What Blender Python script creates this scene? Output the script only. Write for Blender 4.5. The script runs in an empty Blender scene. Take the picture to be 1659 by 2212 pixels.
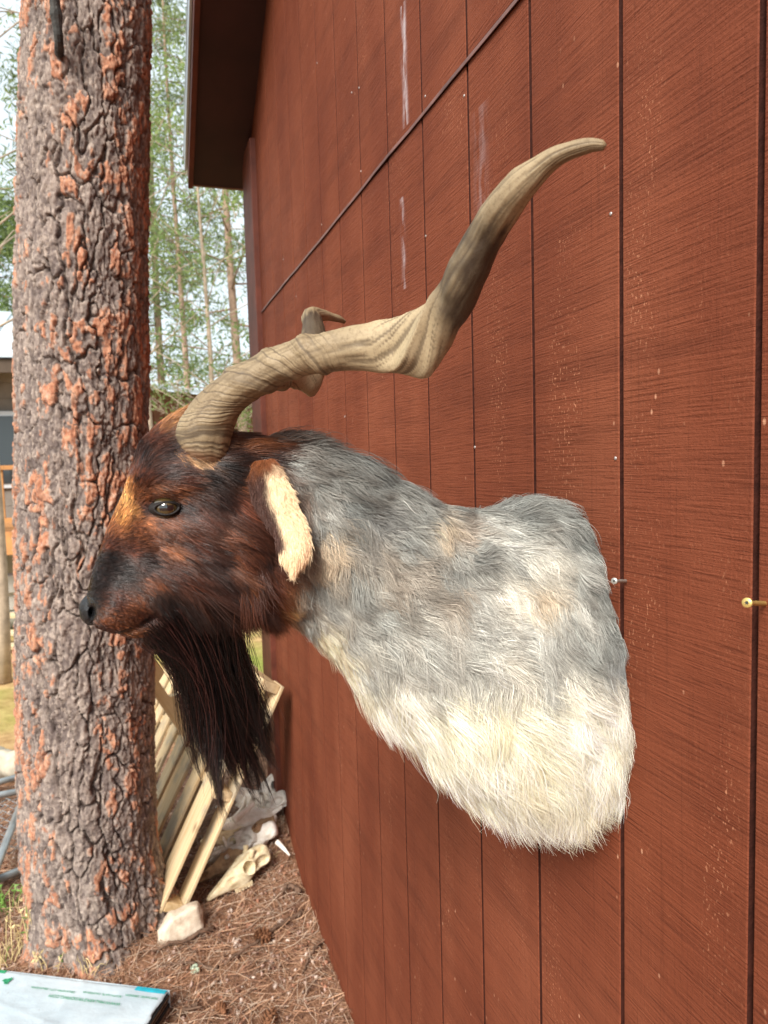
import bpy, bmesh, math, random
import numpy as np
from mathutils import Vector, Matrix

random.seed(7)
RNG = np.random.default_rng(7)
scene = bpy.context.scene
COL = scene.collection

# ------------------------------------------------------------------ camera
D_WALL = 0.554          # metres from the lens to the plane of the siding (plane x = D_WALL)
CAM_H = 1.791           # lens height above the ground at the wall
FPX = 1555.3            # focal length in pixels of a 1659 x 2212 picture
YAW, PITCH, ROLL = math.radians(18.6), math.radians(4.6), math.radians(-1.628)
_fw = np.array([math.sin(YAW) * math.cos(PITCH), math.cos(YAW) * math.cos(PITCH), -math.sin(PITCH)])
_rt0 = np.array([math.cos(YAW), -math.sin(YAW), 0.0])
_up0 = np.cross(_rt0, _fw)
_rt = _rt0 * math.cos(ROLL) + _up0 * math.sin(ROLL)
_up = _up0 * math.cos(ROLL) - _rt0 * math.sin(ROLL)
CAM = np.array([0.0, 0.0, CAM_H])

cam_data = bpy.data.cameras.new("camera")
cam = bpy.data.objects.new("camera", cam_data)
COL.objects.link(cam)
cam.matrix_world = Matrix(((_rt[0], _up[0], -_fw[0], CAM[0]), (_rt[1], _up[1], -_fw[1], CAM[1]),
                           (_rt[2], _up[2], -_fw[2], CAM[2]), (0, 0, 0, 1)))
cam_data.sensor_fit = 'VERTICAL'
cam_data.sensor_height = 9.8
cam_data.sensor_width = 7.35
cam_data.lens = 9.8 * FPX / 2212.0
cam_data.clip_start = 0.02
cam_data.clip_end = 2000
cam_data.dof.use_dof = True
cam_data.dof.focus_distance = 0.95
cam_data.dof.aperture_fstop = 2.3
scene.camera = cam

# ------------------------------------------------------------------ sky, sun, exposure
SUN_DIR = Vector((-0.50, -0.60, 0.66)).normalized()      # towards the sun behind thin cloud
world = bpy.data.worlds.new("World")
scene.world = world
world.use_nodes = True
_wn, _wl = world.node_tree.nodes, world.node_tree.links
_wn.clear()
_sky = _wn.new('ShaderNodeTexSky')
_sky.sky_type = 'NISHITA'
_sky.sun_disc = False
_sky.sun_elevation = math.asin(SUN_DIR.z)
_sky.sun_rotation = math.atan2(SUN_DIR.x, SUN_DIR.y)
_sky.air_density = 1.0
_sky.dust_density = 2.0
_mix = _wn.new('ShaderNodeMix')
_mix.data_type = 'RGBA'
_mix.inputs[0].default_value = 0.86
_mix.inputs[7].default_value = (6.7, 7.5, 7.9, 1)          # even cloud cover
_bg = _wn.new('ShaderNodeBackground')
_bg.inputs[1].default_value = 0.072
_out = _wn.new('ShaderNodeOutputWorld')
_wl.new(_sky.outputs[0], _mix.inputs[6])
_wl.new(_mix.outputs[2], _bg.inputs[0])
_wl.new(_bg.outputs[0], _out.inputs[0])

_sun = bpy.data.lights.new("sun", 'SUN')
_sun.energy = 2.6
_sun.angle = math.radians(26)
_sun.color = (1.0, 0.95, 0.88)
sun = bpy.data.objects.new("sun", _sun)
sun.rotation_euler = (-SUN_DIR).to_track_quat('-Z', 'Y').to_euler()
sun.location = (-4, -3, 8)
COL.objects.link(sun)

vs = scene.view_settings
vs.view_transform = 'Standard'
vs.look = 'None'
vs.gamma = 1.0
vs.exposure = 1.28
vs.use_curve_mapping = False
scene.cycles.max_bounces = 14
scene.cycles.diffuse_bounces = 9
scene.cycles.transmission_bounces = 10
scene.cycles.transparent_max_bounces = 12
scene.cycles_curves.shape = 'THICK'
scene.cycles_curves.subdivisions = 2

# ------------------------------------------------------------------ helpers: photo geometry
def ray(px, py):
    return _fw + _rt * (px - 829.5) / FPX - _up * (py - 1106.0) / FPX
def at(px, py, Y):
    d = ray(px, py); return CAM + d * (Y / d[1])
def at_wall(px, py, X=D_WALL):
    d = ray(px, py); return CAM + d * (X / d[0])
def at_z(px, py, z):
    d = ray(px, py); return CAM + d * ((z - CAM_H) / d[2])
def proj(P):
    q = np.asarray(P) - CAM
    w = q @ _fw
    return 829.5 + FPX * (q @ _rt) / w, 1106.0 - FPX * (q @ _up) / w, w

# ------------------------------------------------------------------ helpers: noise
def _hash(ix, iy, iz, seed=0):
    h = (ix.astype(np.int64) * 374761393 + iy.astype(np.int64) * 668265263 + iz.astype(np.int64) * 2147483647 + seed * 1274126177) & 0xFFFFFFFF
    h = ((h ^ (h >> 13)) * 1274126177) & 0xFFFFFFFF
    h = ((h ^ (h >> 16)) * 2246822519) & 0xFFFFFFFF
    return ((h ^ (h >> 15)) & 0xFFFFFF) / float(0xFFFFFF)
def vnoise(p, seed=0):
    p = np.asarray(p, float)
    i = np.floor(p); f = p - i; f = f * f * (3 - 2 * f)
    x, y, z = i[..., 0], i[..., 1], i[..., 2]
    r = 0
    for dx in (0, 1):
        for dy in (0, 1):
            for dz in (0, 1):
                w = (f[..., 0] if dx else 1 - f[..., 0]) * (f[..., 1] if dy else 1 - f[..., 1]) * (f[..., 2] if dz else 1 - f[..., 2])
                r = r + w * _hash(x + dx, y + dy, z + dz, seed)
    return r * 2 - 1
def fbm(p, octv=4, seed=0):
    p = np.asarray(p, float); a, r = 1.0, 0.0
    for o in range(octv):
        r = r + a * vnoise(p * 2 ** o, seed + o * 17); a *= 0.5
    return r
def worley(u, v, wrap=None, seed=0):
    """2D cellular noise, returns F1, F2, cell hash"""
    iu, iv = np.floor(u), np.floor(v)
    f1 = np.full(u.shape, 9.0); f2 = np.full(u.shape, 9.0); cid = np.zeros(u.shape)
    for du in (-1, 0, 1):
        for dv in (-1, 0, 1):
            cu, cv = iu + du, iv + dv
            hu = np.mod(cu, wrap) if wrap else cu
            ox = _hash(hu, cv, hu * 0, seed); oy = _hash(hu, cv, hu * 0 + 1, seed)
            d = np.hypot(cu + 0.15 + 0.7 * ox - u, cv + 0.15 + 0.7 * oy - v)
            near = d < f1
            f2 = np.where(near, f1, np.minimum(f2, d))
            cid = np.where(near, _hash(hu, cv, hu * 0 + 2, seed), cid)
            f1 = np.where(near, d, f1)
    return f1, f2, cid
def sstep(a, b, x):
    t = np.clip((x - a) / (b - a), 0, 1); return t * t * (3 - 2 * t)
def lin(c):
    c = np.asarray(c, float) / 255.0
    return np.where(c <= 0.04045, c / 12.92, ((c + 0.055) / 1.055) ** 2.4)

# ------------------------------------------------------------------ helpers: objects
def new_mesh(name, V, F, mat=None, smooth=False, col=None, attrs=None):
    me = bpy.data.meshes.new(name)
    V = np.asarray(V, float).reshape(-1, 3)
    if isinstance(F, np.ndarray) and F.ndim == 2:
        n, k = F.shape
        me.vertices.add(len(V)); me.vertices.foreach_set('co', V.ravel().astype(np.float32))
        me.loops.add(n * k); me.loops.foreach_set('vertex_index', F.ravel().astype(np.int32))
        me.polygons.add(n)
        me.polygons.foreach_set('loop_start', np.arange(0, n * k, k, dtype=np.int32))
        me.polygons.foreach_set('loop_total', np.full(n, k, dtype=np.int32))
        me.update(calc_edges=True)
        me.validate()
    else:
        me.from_pydata([tuple(v) for v in V], [], [tuple(f) for f in F])
        me.update()
    if smooth:
        me.polygons.foreach_set('use_smooth', np.ones(len(me.polygons), dtype=bool))
    if col is not None:
        a = me.attributes.new('col', 'FLOAT_COLOR', 'POINT')
        c = np.ones((len(V), 4), np.float32); c[:, :3] = col
        a.data.foreach_set('color', c.ravel())
    for k_, v_ in (attrs or {}).items():
        a = me.attributes.new(k_, 'FLOAT', 'POINT'); a.data.foreach_set('value', np.asarray(v_, np.float32).ravel())
    if mat: me.materials.append(mat)
    return me
def link(name, data, parent=None, inv=None):
    o = bpy.data.objects.new(name, data); COL.objects.link(o)
    if parent is not None:
        o.parent = parent
        if inv is not None: o.matrix_parent_inverse = inv
    return o
def tag(o, label=None, cat=None, group=None, kind=None):
    if label: o['label'] = label
    if cat: o['category'] = cat
    if group: o['group'] = group
    if kind: o['kind'] = kind
    return o
def empty(name, loc=(0, 0, 0), rot=(0, 0, 0)):
    o = bpy.data.objects.new(name, None); COL.objects.link(o)
    o.empty_display_size = 0.05
    o.location = [float(v) for v in loc]; o.rotation_euler = rot
    return o
def wpart(name, me, root):
    """a part whose mesh is in world coordinates, hung under an unrotated root"""
    return link(name, me, root, Matrix.Translation(-Vector(root.location)))
def copy_tree(o, parent=None):
    c = o.copy(); COL.objects.link(c); c.parent = parent
    for ch in list(o.children): copy_tree(ch, c)
    return c

class MB:
    def __init__(s): s.V = []; s.F = []
    def add(s, V, F):
        b = len(s.V); s.V += [tuple(map(float, v)) for v in V]; s.F += [tuple(i + b for i in f) for f in F]
    def box(s, lo, hi, M=None, ch=0.0):
        x0, y0, z0 = lo; x1, y1, z1 = hi
        if ch <= 0:
            V = [(x0, y0, z0), (x1, y0, z0), (x1, y1, z0), (x0, y1, z0), (x0, y0, z1), (x1, y0, z1), (x1, y1, z1), (x0, y1, z1)]
            F = [(0, 3, 2, 1), (4, 5, 6, 7), (0, 1, 5, 4), (1, 2, 6, 5), (2, 3, 7, 6), (3, 0, 4, 7)]
        else:
            bm = bmesh.new()
            bmesh.ops.create_cube(bm, size=1)
            for v in bm.verts:
                v.co = Vector((x0 + (v.co.x + .5) * (x1 - x0), y0 + (v.co.y + .5) * (y1 - y0), z0 + (v.co.z + .5) * (z1 - z0)))
            bmesh.ops.bevel(bm, geom=bm.edges[:], offset=ch, segments=1, affect='EDGES')
            bm.verts.index_update()
            V = [v.co[:] for v in bm.verts]; F = [[v.index for v in f.verts] for f in bm.faces]
            bm.free()
        if M is not None: V = [(M @ Vector(v))[:] for v in V]
        s.add(V, F)
    def tube(s, path, radii, seg=8, cap=True, squash=None):
        P = np.asarray(path, float); n = len(P)
        R = np.broadcast_to(np.asarray(radii, float), (n,))
        T = np.gradient(P, axis=0); T /= np.linalg.norm(T, axis=1)[:, None] + 1e-12
        ref = np.array([0, 0, 1.0]) if abs(T[0][2]) < .9 else np.array([0, 1.0, 0])
        u = np.cross(T[0], ref); u /= np.linalg.norm(u)
        V = []
        for i in range(n):
            u = u - T[i] * (u @ T[i]); u /= np.linalg.norm(u); v = np.cross(T[i], u)
            for k in range(seg):
                a = 2 * math.pi * k / seg
                V.append(P[i] + R[i] * (math.cos(a) * u + math.sin(a) * v * (squash or 1)))
        F = []
        for i in range(n - 1):
            for k in range(seg):
                k2 = (k + 1) % seg
                F.append((i * seg + k, i * seg + k2, (i + 1) * seg + k2, (i + 1) * seg + k))
        if cap:
            F.append(tuple(range(seg - 1, -1, -1))); F.append(tuple((n - 1) * seg + k for k in range(seg)))
        s.add(V, F)
    def mesh(s, name, mat=None, smooth=False):
        return new_mesh(name, s.V, s.F, mat, smooth)

def grid_faces(nr, nc, wrap=False):
    r = np.arange(nr - 1)[:, None]; c = np.arange(nc if wrap else nc - 1)[None, :]
    c2 = (c + 1) % nc
    return np.stack([r * nc + c + 0 * r, r * nc + c2 + 0 * r, (r + 1) * nc + c2, (r + 1) * nc + c], -1).reshape(-1, 4)
def catmull(P, n):
    P = np.asarray(P, float); m = len(P)
    t = np.linspace(0, m - 1, n); i = np.clip(np.floor(t).astype(int), 0, m - 2); f = (t - i)[:, None]
    Q = np.vstack([2 * P[0] - P[1], P, 2 * P[-1] - P[-2]])
    p0, p1, p2, p3 = Q[i], Q[i + 1], Q[i + 2], Q[i + 3]
    return 0.5 * (2 * p1 + (p2 - p0) * f + (2 * p0 - 5 * p1 + 4 * p2 - p3) * f ** 2 + (3 * p1 - p0 - 3 * p2 + p3) * f ** 3)

# ------------------------------------------------------------------ helpers: materials
class NT:
    def __init__(s, name):
        s.m = bpy.data.materials.new(name); s.m.use_nodes = True
        s.n = s.m.node_tree.nodes; s.l = s.m.node_tree.links
        s.b = s.n['Principled BSDF']; s.out = s.n['Material Output']
    def new(s, t, **kw):
        n = s.n.new(t)
        for k, v in kw.items(): setattr(n, k, v)
        return n
    def set(s, sock, v):
        if hasattr(v, 'is_output'): s.l.new(v, sock)
        elif isinstance(v, (tuple, list, np.ndarray)):
            v = [float(x) for x in v]
            sock.default_value = v + [1.0] if len(v) == 3 and len(sock.default_value) == 4 else v
        else: sock.default_value = v
    def pos(s): return s.new('ShaderNodeNewGeometry').outputs['Position']
    def obj(s): return s.new('ShaderNodeTexCoord').outputs['Object']
    def rand(s): return s.new('ShaderNodeObjectInfo').outputs['Random']
    def attr(s, name, out='Color'): return s.new('ShaderNodeAttribute', attribute_name=name).outputs[out]
    def mapv(s, v, scale=(1, 1, 1), loc=(0, 0, 0), rot=(0, 0, 0)):
        n = s.new('ShaderNodeMapping'); s.set(n.inputs[0], v); n.inputs['Scale'].default_value = scale
        n.inputs['Location'].default_value = loc; n.inputs['Rotation'].default_value = rot
        return n.outputs[0]
    def noise(s, v, scale=5, detail=4, rough=.55, dist=0):
        n = s.new('ShaderNodeTexNoise'); s.set(n.inputs['Vector'], v); n.inputs['Scale'].default_value = scale
        n.inputs['Detail'].default_value = detail; n.inputs['Roughness'].default_value = rough; n.inputs['Distortion'].default_value = dist
        return n.outputs[0]
    def voro(s, v, scale=5, feature='F1', out='Distance'):
        n = s.new('ShaderNodeTexVoronoi', feature=feature); s.set(n.inputs['Vector'], v); n.inputs['Scale'].default_value = scale
        return n.outputs[out]
    def ramp(s, f, stops):
        n = s.new('ShaderNodeValToRGB'); s.set(n.inputs[0], f); e = n.color_ramp.elements
        while len(e) < len(stops): e.new(.5)
        for k, (p, c) in enumerate(stops):
            e[k].position = p
            c = (c, c, c) if isinstance(c, (int, float)) else c
            e[k].color = [float(x) for x in c][:3] + [1]
        return n.outputs[0]
    def mix(s, f, a, b, mode='MIX'):
        n = s.new('ShaderNodeMix', data_type='RGBA', blend_type=mode)
        s.set(n.inputs[0], f); s.set(n.inputs[6], a); s.set(n.inputs[7], b)
        return n.outputs[2]
    def math(s, op, a, b=0.0, c=None):
        n = s.new('ShaderNodeMath', operation=op); s.set(n.inputs[0], a); s.set(n.inputs[1], b)
        if c is not None: s.set(n.inputs[2], c)
        return n.outputs[0]
    def sep(s, v):
        n = s.new('ShaderNodeSeparateXYZ'); s.set(n.inputs[0], v); return n.outputs
    def comb(s, x, y, z):
        n = s.new('ShaderNodeCombineXYZ'); s.set(n.inputs[0], x); s.set(n.inputs[1], y); s.set(n.inputs[2], z); return n.outputs[0]
    def bump(s, h, strength=.5, dist=.01, prev=None):
        n = s.new('ShaderNodeBump'); n.inputs['Strength'].default_value = strength; n.inputs['Distance'].default_value = dist
        s.set(n.inputs['Height'], h)
        if prev is not None: s.l.new(prev, n.inputs['Normal'])
        return n.outputs[0]
    def fin(s, color=None, rough=.7, normal=None, spec=None, metal=None):
        if color is not None: s.set(s.b.inputs['Base Color'], color)
        s.set(s.b.inputs['Roughness'], rough)
        if normal is not None: s.l.new(normal, s.b.inputs['Normal'])
        if spec is not None: s.set(s.b.inputs['Specular IOR Level'], spec)
        if metal is not None: s.set(s.b.inputs['Metallic'], metal)
        return s.m
def simple(name, c, rough=.7, spec=.5, metal=0, var=.25, scale=20, bump=.0):
    t = NT(name); p = t.obj()
    n = t.noise(p, scale, 5)
    c = np.asarray(c, float)
    colr = t.ramp(n, [(.3, c * (1 - var)), (.7, np.minimum(c * (1 + var), 1))])
    nm = t.bump(t.noise(p, scale * 4, 4), bump, .003) if bump else None
    return t.fin(colr, rough, nm, spec, metal)

# ================================================================== GROUND
def ground_z(x, y):
    x = np.asarray(x, float); y = np.asarray(y, float)
    p = np.stack([x, y, 0 * x], -1)
    far = np.clip((np.hypot(x, y - 2) - 6) / 20, 0, 1)
    z = 0.012 * fbm(p * 3.1, 3, 3) + 0.008 * vnoise(p * 14, 9)
    z = z * (1 - far)
    z = z + 0.15 * np.exp(-(((x - 0.50) / 0.22) ** 2 + ((y - 3.30) / 0.35) ** 2))      # soil heaped under the bones
    z = z + 0.025 * np.exp(-((np.hypot(x + 0.24, y - 2.9) - 0.22) / 0.10) ** 2)
    z = z - 0.012
    return z
def make_ground():
    def axis(c, fine, span, n_f, n_c):
        a = np.linspace(-fine, fine, n_f)
        b = fine + (span - fine) * np.linspace(0, 1, n_c + 1)[1:] ** 3
        return c + np.concatenate([-b[::-1], a, b])
    xs = axis(-0.3, 1.6, 160, 80, 22); ys = axis(3.0, 2.0, 160, 90, 22)
    X, Y = np.meshgrid(xs, ys)
    V = np.stack([X, Y, ground_z(X, Y)], -1).reshape(-1, 3)
    t = NT('forest_floor'); p = t.pos()
    s = t.sep(p)
    n1 = t.noise(p, 1.1, 5); n2 = t.noise(p, 38, 6, .65); n3 = t.noise(p, 9, 5)
    litter = t.ramp(n2, [(.25, lin((72, 48, 36))), (.5, lin((126, 92, 70))), (.75, lin((172, 134, 108)))])
    litter = t.mix(t.ramp(t.voro(p, 70), [(.12, .8), (.3, 0.)]), litter, lin((186, 150, 132)))
    dry = t.ramp(n3, [(.3, lin((150, 118, 78))), (.7, lin((200, 168, 118)))])
    grass = t.ramp(n2, [(.3, lin((104, 112, 48))), (.7, lin((160, 162, 84)))])
    yard = t.mix(t.ramp(t.noise(p, .45, 4), [(.46, 0.), (.58, 1.)]), dry, grass)
    farf = t.ramp(t.math('ADD', t.math('MULTIPLY', t.math('SUBTRACT', s[1], 4.6), .6), t.math('MULTIPLY', n1, .6)), [(.2, 0.), (.75, 1.)])
    c = t.mix(farf, litter, yard)
    m = t.fin(c, .95, t.bump(n2, .8, .015), .1)
    g = link('ground', new_mesh('ground', V, grid_faces(len(ys), len(xs)), m, True))
    tag(g, 'brown pine needle litter and bare dirt around the shed', None, None, 'structure')
make_ground()

# ================================================================== RED SHED
def wall_paint(name='red_stain'):
    t = NT(name); p = t.pos(); s = t.sep(p)
    y, z = s[1], s[2]
    # wide circular-saw arcs: bend the horizontal kerf lines a little, differently on every sheet
    sheet = t.math('FLOOR', t.math('DIVIDE', t.math('SUBTRACT', y, .129), 1.2192))
    a = t.math('SUBTRACT', t.math('FRACT', t.math('DIVIDE', t.math('SUBTRACT', y, .129), 1.2192)), .4)
    arc = t.math('ADD', t.math('MULTIPLY', t.math('MULTIPLY', a, a), .035), t.math('MULTIPLY', t.math('SINE', t.math('MULTIPLY', z, 1.7)), .02))
    arc = t.math('ADD', arc, t.math('MULTIPLY', a, t.math('MULTIPLY', t.math('SUBTRACT', z, 1.5), .025)))
    zz = t.math('ADD', t.math('ADD', z, arc), t.math('MULTIPLY', sheet, 1.37))
    kv = t.comb(0.0, t.math('MULTIPLY', y, 2.2), t.math('MULTIPLY', zz, 60.0))
    kerf = t.noise(kv, 4.6, 4, .62)
    band = t.noise(t.comb(0.0, t.math('MULTIPLY', y, 1.4), t.math('MULTIPLY', zz, 16.0)), 1.0, 3, .6)
    fibre = t.noise(t.comb(s[0], t.math('MULTIPLY', y, 120.0), t.math('MULTIPLY', z, 9.0)), 2.0, 4, .6)
    rough_n = t.noise(p, 210, 4, .7)
    big = t.noise(t.comb(3.3, t.math('MULTIPLY', y, 2.4), t.math('MULTIPLY', z, .9)), 1.5, 4)
    base = t.ramp(big, [(.3, (.138, .0335, .0155)), (.5, (.175, .0460, .0210)), (.72, (.220, .0640, .0305))])
    base = t.mix(t.ramp(kerf, [(.30, .48), (.45, 0.)]), base, (.048, .011, .006))
    base = t.mix(t.ramp(band, [(.34, .30), (.5, 0.)]), base, (.075, .018, .009))
    base = t.mix(t.ramp(band, [(.60, 0.), (.75, .30)]), base, (.24, .066, .028))
    base = t.mix(t.ramp(fibre, [(.62, 0.), (.75, .25)]), base, (.27, .085, .042))
    vgr = t.noise(t.comb(1.7, t.math('MULTIPLY', y, 300.0), t.math('MULTIPLY', z, 3.5)), 1.0, 4, .6)
    base = t.mix(t.ramp(vgr, [(.30, .28), (.42, 0.)]), base, (.055, .014, .007))
    # torn fibres where bare wood shows
    streaks = t.noise(t.comb(9.1, t.math('MULTIPLY', y, 11.0), t.math('MULTIPLY', z, 1.6)), 1.0, 3, .6)
    low = t.ramp(z, [(0.0, 1.), (1.0, .0)])
    fleckn = t.noise(t.comb(s[0], t.math('MULTIPLY', y, 190.0), t.math('MULTIPLY', z, 110.0)), 1.6, 2, .5)
    fleck = t.math('MULTIPLY', t.ramp(fleckn, [(.625, 0.), (.66, 1.)]), t.math('MULTIPLY', t.ramp(streaks, [(.50, 0.02), (.66, 1.)]), t.ramp(t.noise(p, 4.5, 3), [(.42, .1), (.62, 1.)])))
    base = t.mix(t.math('MULTIPLY', fleck, .85), base, (.50, .22, .12))
    fl2 = t.math('MULTIPLY', t.ramp(t.voro(t.comb(s[0], t.math('MULTIPLY', y, 1.0), t.math('MULTIPLY', z, .55)), 34), [(.045, 1.), (.075, 0.)]), t.ramp(t.noise(p, 3.5, 3), [(.45, 0.), (.6, 1.)]))
    base = t.mix(t.math('MULTIPLY', fl2, .8), base, (.55, .28, .17))
    # whitish run marks down the upper sheets
    def run(y0, width, z0, z1, amt):
        g = t.math('DIVIDE', t.math('SUBTRACT', t.math('ADD', y, t.math('MULTIPLY', t.math('SUBTRACT', t.noise(t.comb(0., 0., z), 9, 3), .5), .02)), y0), width)
        g = t.math('EXPONENT', t.math('MULTIPLY', t.math('MULTIPLY', g, g), -1.0))
        zr = t.math('MULTIPLY', t.math('GREATER_THAN', z, z0), t.math('LESS_THAN', z, z1))
        return t.math('MULTIPLY', t.math('MULTIPLY', g, zr), t.math('MULTIPLY', t.ramp(t.noise(t.comb(0., t.math('MULTIPLY', y, 40.), t.math('MULTIPLY', z, 9.)), 1.5, 4), [(.42, 0.), (.62, 1.)]), amt))
    for a_ in ((1.435, .012, 2.46, 2.70, .9), (1.468, .009, 2.14, 2.33, .7), (1.10, .02, 2.1, 2.35, .18)):
        base = t.mix(run(*a_), base, (.55, .50, .52))
    h = t.math('ADD', t.math('MULTIPLY', kerf, 1.0), t.math('ADD', t.math('MULTIPLY', rough_n, .5), t.math('ADD', t.math('MULTIPLY', band, .8), t.math('MULTIPLY', fibre, .25))))
    nm = t.bump(h, .75, .0035)
    return t.fin(base, t.ramp(kerf, [(.3, .85), (.6, .68)]), nm, .15)

SHED_Y1, SHED_Y0, RIDGE_Y = 3.50, -3.30, 0.10
EAVE_Z, SLOPE, SEAM_Z = 3.085, 0.62, 2.44
def roof_z(y):      # underside of the roof over the gable wall
    return EAVE_Z + SLOPE * (3.60 - RIDGE_Y) - SLOPE * abs(y - RIDGE_Y)
def make_shed():
    root = empty('red_shed', (D_WALL, 0.1, 0))
    tag(root, 'reddish brown wooden shed with grooved siding behind the goat mount', 'shed')
    paint = wall_paint()
    trim_m = simple('trim_stain', (.13, .034, .019), .6, .4, 0, .3, 12, .3)
    dark_m = simple('soffit_shade', (.040, .012, .010), .55, .4, 0, .3, 5, .2)  # soffit colour darkened to paint in the shade under the overhang
    groove_m = simple('groove_shade', (.042, .011, .0065), .8, .2, 0, .35, 60, .5)  # near-black tone paints groove shade onto board sides and sheathing
    metal_m = simple('galvanised_edge', (.62, .66, .68), .35, .5, .7, .1, 9)
    flash_m = simple('painted_flashing', (.16, .075, .06), .4, .5, .1, .5, 14)
    GR, P0, PITCH_Y = 0.0038, 0.535, 0.2032
    # sheathing right behind the boards closes the grooves
    mb = MB()
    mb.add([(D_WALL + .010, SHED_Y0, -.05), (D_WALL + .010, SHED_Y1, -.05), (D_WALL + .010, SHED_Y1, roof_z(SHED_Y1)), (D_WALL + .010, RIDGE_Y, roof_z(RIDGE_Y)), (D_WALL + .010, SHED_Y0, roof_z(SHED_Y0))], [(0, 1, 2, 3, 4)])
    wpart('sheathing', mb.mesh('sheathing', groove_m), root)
    lower = None
    k0 = int(math.floor((SHED_Y0 - P0) / PITCH_Y)); k1 = int(math.ceil((SHED_Y1 - P0) / PITCH_Y))
    for k in range(k0, k1):
        ya, yb = P0 + k * PITCH_Y + GR, P0 + (k + 1) * PITCH_Y - GR
        ya, yb = max(ya, SHED_Y0), min(yb, SHED_Y1)
        if yb - ya < .03: continue
        for up in (0, 1):
            if not up and lower is not None and yb - ya > .19:
                o = lower.copy(); COL.objects.link(o); o.location.y = ya - lower_y; continue
            z0 = SEAM_Z + .008 if up else -.02
            c = .0014
            za = roof_z(ya) if up else SEAM_Z - .004
            zb = roof_z(yb) if up else SEAM_Z - .004
            prof = [(D_WALL + .0105, ya - .0008), (D_WALL + c * .8, ya), (D_WALL, ya + c), (D_WALL, yb - c), (D_WALL + c * .8, yb), (D_WALL + .0105, yb + .0008)]
            n = len(prof); V = []; nz = 2
            for (x, y) in prof:
                tz = (y - ya) / (yb - ya)
                V += [(x, y, z0), (x, y, za + (zb - za) * tz)]
            F = [(2 * i, 2 * i + 1, 2 * i + 3, 2 * i + 2) for i in range(n - 1)]
            F += [tuple(2 * i for i in range(n)), tuple(2 * i + 1 for i in reversed(range(n)))]
            F = [f[::-1] for f in F]
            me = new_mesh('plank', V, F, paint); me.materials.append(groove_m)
            for fi in (0, 4): me.polygons[fi].material_index = 1        # machined groove sides carry the painted-in shade
            o = wpart('plank', me, root)
            if not up and yb - ya > .19: lower, lower_y = o, ya
    # metal z-flashing in the joint between the sheets
    mb = MB()
    y0, y1 = SHED_Y0, 3.27
    pr = [(D_WALL + .004, SEAM_Z + .010), (D_WALL - .0008, SEAM_Z + .006), (D_WALL - .0040, SEAM_Z + .003), (D_WALL - .0044, SEAM_Z - .004), (D_WALL - .0028, SEAM_Z - .004), (D_WALL + .003, SEAM_Z + .002)]
    nseg = 60; V = []
    for i in range(nseg + 1):
        yy = y0 + (y1 - y0) * i / nseg; w = .0012 * math.sin(yy * 5) + .0008 * math.sin(yy * 17)
        V += [(x - abs(w) * .5, yy, z + w) for x, z in pr]
    F = [(i * 6 + j, i * 6 + j + 1, (i + 1) * 6 + j + 1, (i + 1) * 6 + j) for i in range(nseg) for j in range(5)]
    mb.add(V, F)
    wpart('seam_flashing', mb.mesh('seam_flashing', flash_m), root)
    # corner boards
    mb = MB(); mb.box((D_WALL - .024, 3.275, -.03), (D_WALL + .003, 3.525, roof_z(3.4) - .02), ch=.003)
    wpart('corner_board', mb.mesh('corner_board', trim_m), root)
    mb = MB(); mb.box((D_WALL - .022, 3.525, -.03), (D_WALL + .10, 3.55, 3.03), ch=.003)
    wpart('corner_board', mb.mesh('corner_board', trim_m), root)
    # end wall and back walls
    mb = MB(); mb.box((D_WALL + .012, SHED_Y1 - .02, -.05), (D_WALL + 5, SHED_Y1 + .02, 3.1))
    wpart('end_wall', mb.mesh('end_wall', paint), root)
    mb = MB(); mb.box((D_WALL + .012, SHED_Y0, -.05), (D_WALL + 5, SHED_Y0 + .04, 3.1))
    wpart('end_wall', mb.mesh('end_wall', paint), root)
    mb = MB(); X = D_WALL + 5
    mb.add([(X, SHED_Y0, -.05), (X, SHED_Y1, -.05), (X, SHED_Y1, roof_z(SHED_Y1)), (X, RIDGE_Y, roof_z(RIDGE_Y)), (X, SHED_Y0, roof_z(SHED_Y0))], [(4, 3, 2, 1, 0)])
    wpart('back_wall', mb.mesh('back_wall', paint), root)
    # roof slopes, boxed rake soffits, fascia, drip edge
    XF = 0.285
    for sgn in (1, -1):
        ye = RIDGE_Y + sgn * (3.60 - RIDGE_Y)
        ze, zr = EAVE_Z, roof_z(RIDGE_Y)
        def slab(x0, x1, za, zb, name, m, y_in=RIDGE_Y, ye_=None, ch=0):
            yo = ye if ye_ is None else ye_
            zo, zi = ze + (ye - yo) * sgn * SLOPE, zr
            V = [(x0, yo, zo + za), (x1, yo, zo + za), (x1, y_in, zi + za), (x0, y_in, zi + za), (x0, yo, zo + zb), (x1, yo, zo + zb), (x1, y_in, zi + zb), (x0, y_in, zi + zb)]
            F = [(0, 3, 2, 1), (4, 5, 6, 7), (0, 1, 5, 4), (1, 2, 6, 5), (2, 3, 7, 6), (3, 0, 4, 7)]
            mb = MB(); mb.add(V, F); return wpart(name, mb.mesh(name, m), root)
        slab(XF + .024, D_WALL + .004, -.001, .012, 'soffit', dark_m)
        slab(XF, XF + .022, -.022, .125, 'fascia', trim_m)
        slab(XF - .012, XF - .002, .055, .140, 'drip_edge', metal_m, RIDGE_Y, ye + sgn * .0)
        slab(XF - .014, D_WALL + 5.25, .142, .165, 'roof', metal_m, RIDGE_Y, ye + sgn * .03)
        mb = MB(); mb.box((XF + .003, min(ye, ye + sgn * .02), EAVE_Z - .004), (D_WALL + 5.2, max(ye, ye + sgn * .02), EAVE_Z + .125))
        wpart('eave_fascia', mb.mesh('eave_fascia', trim_m), root)
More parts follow.
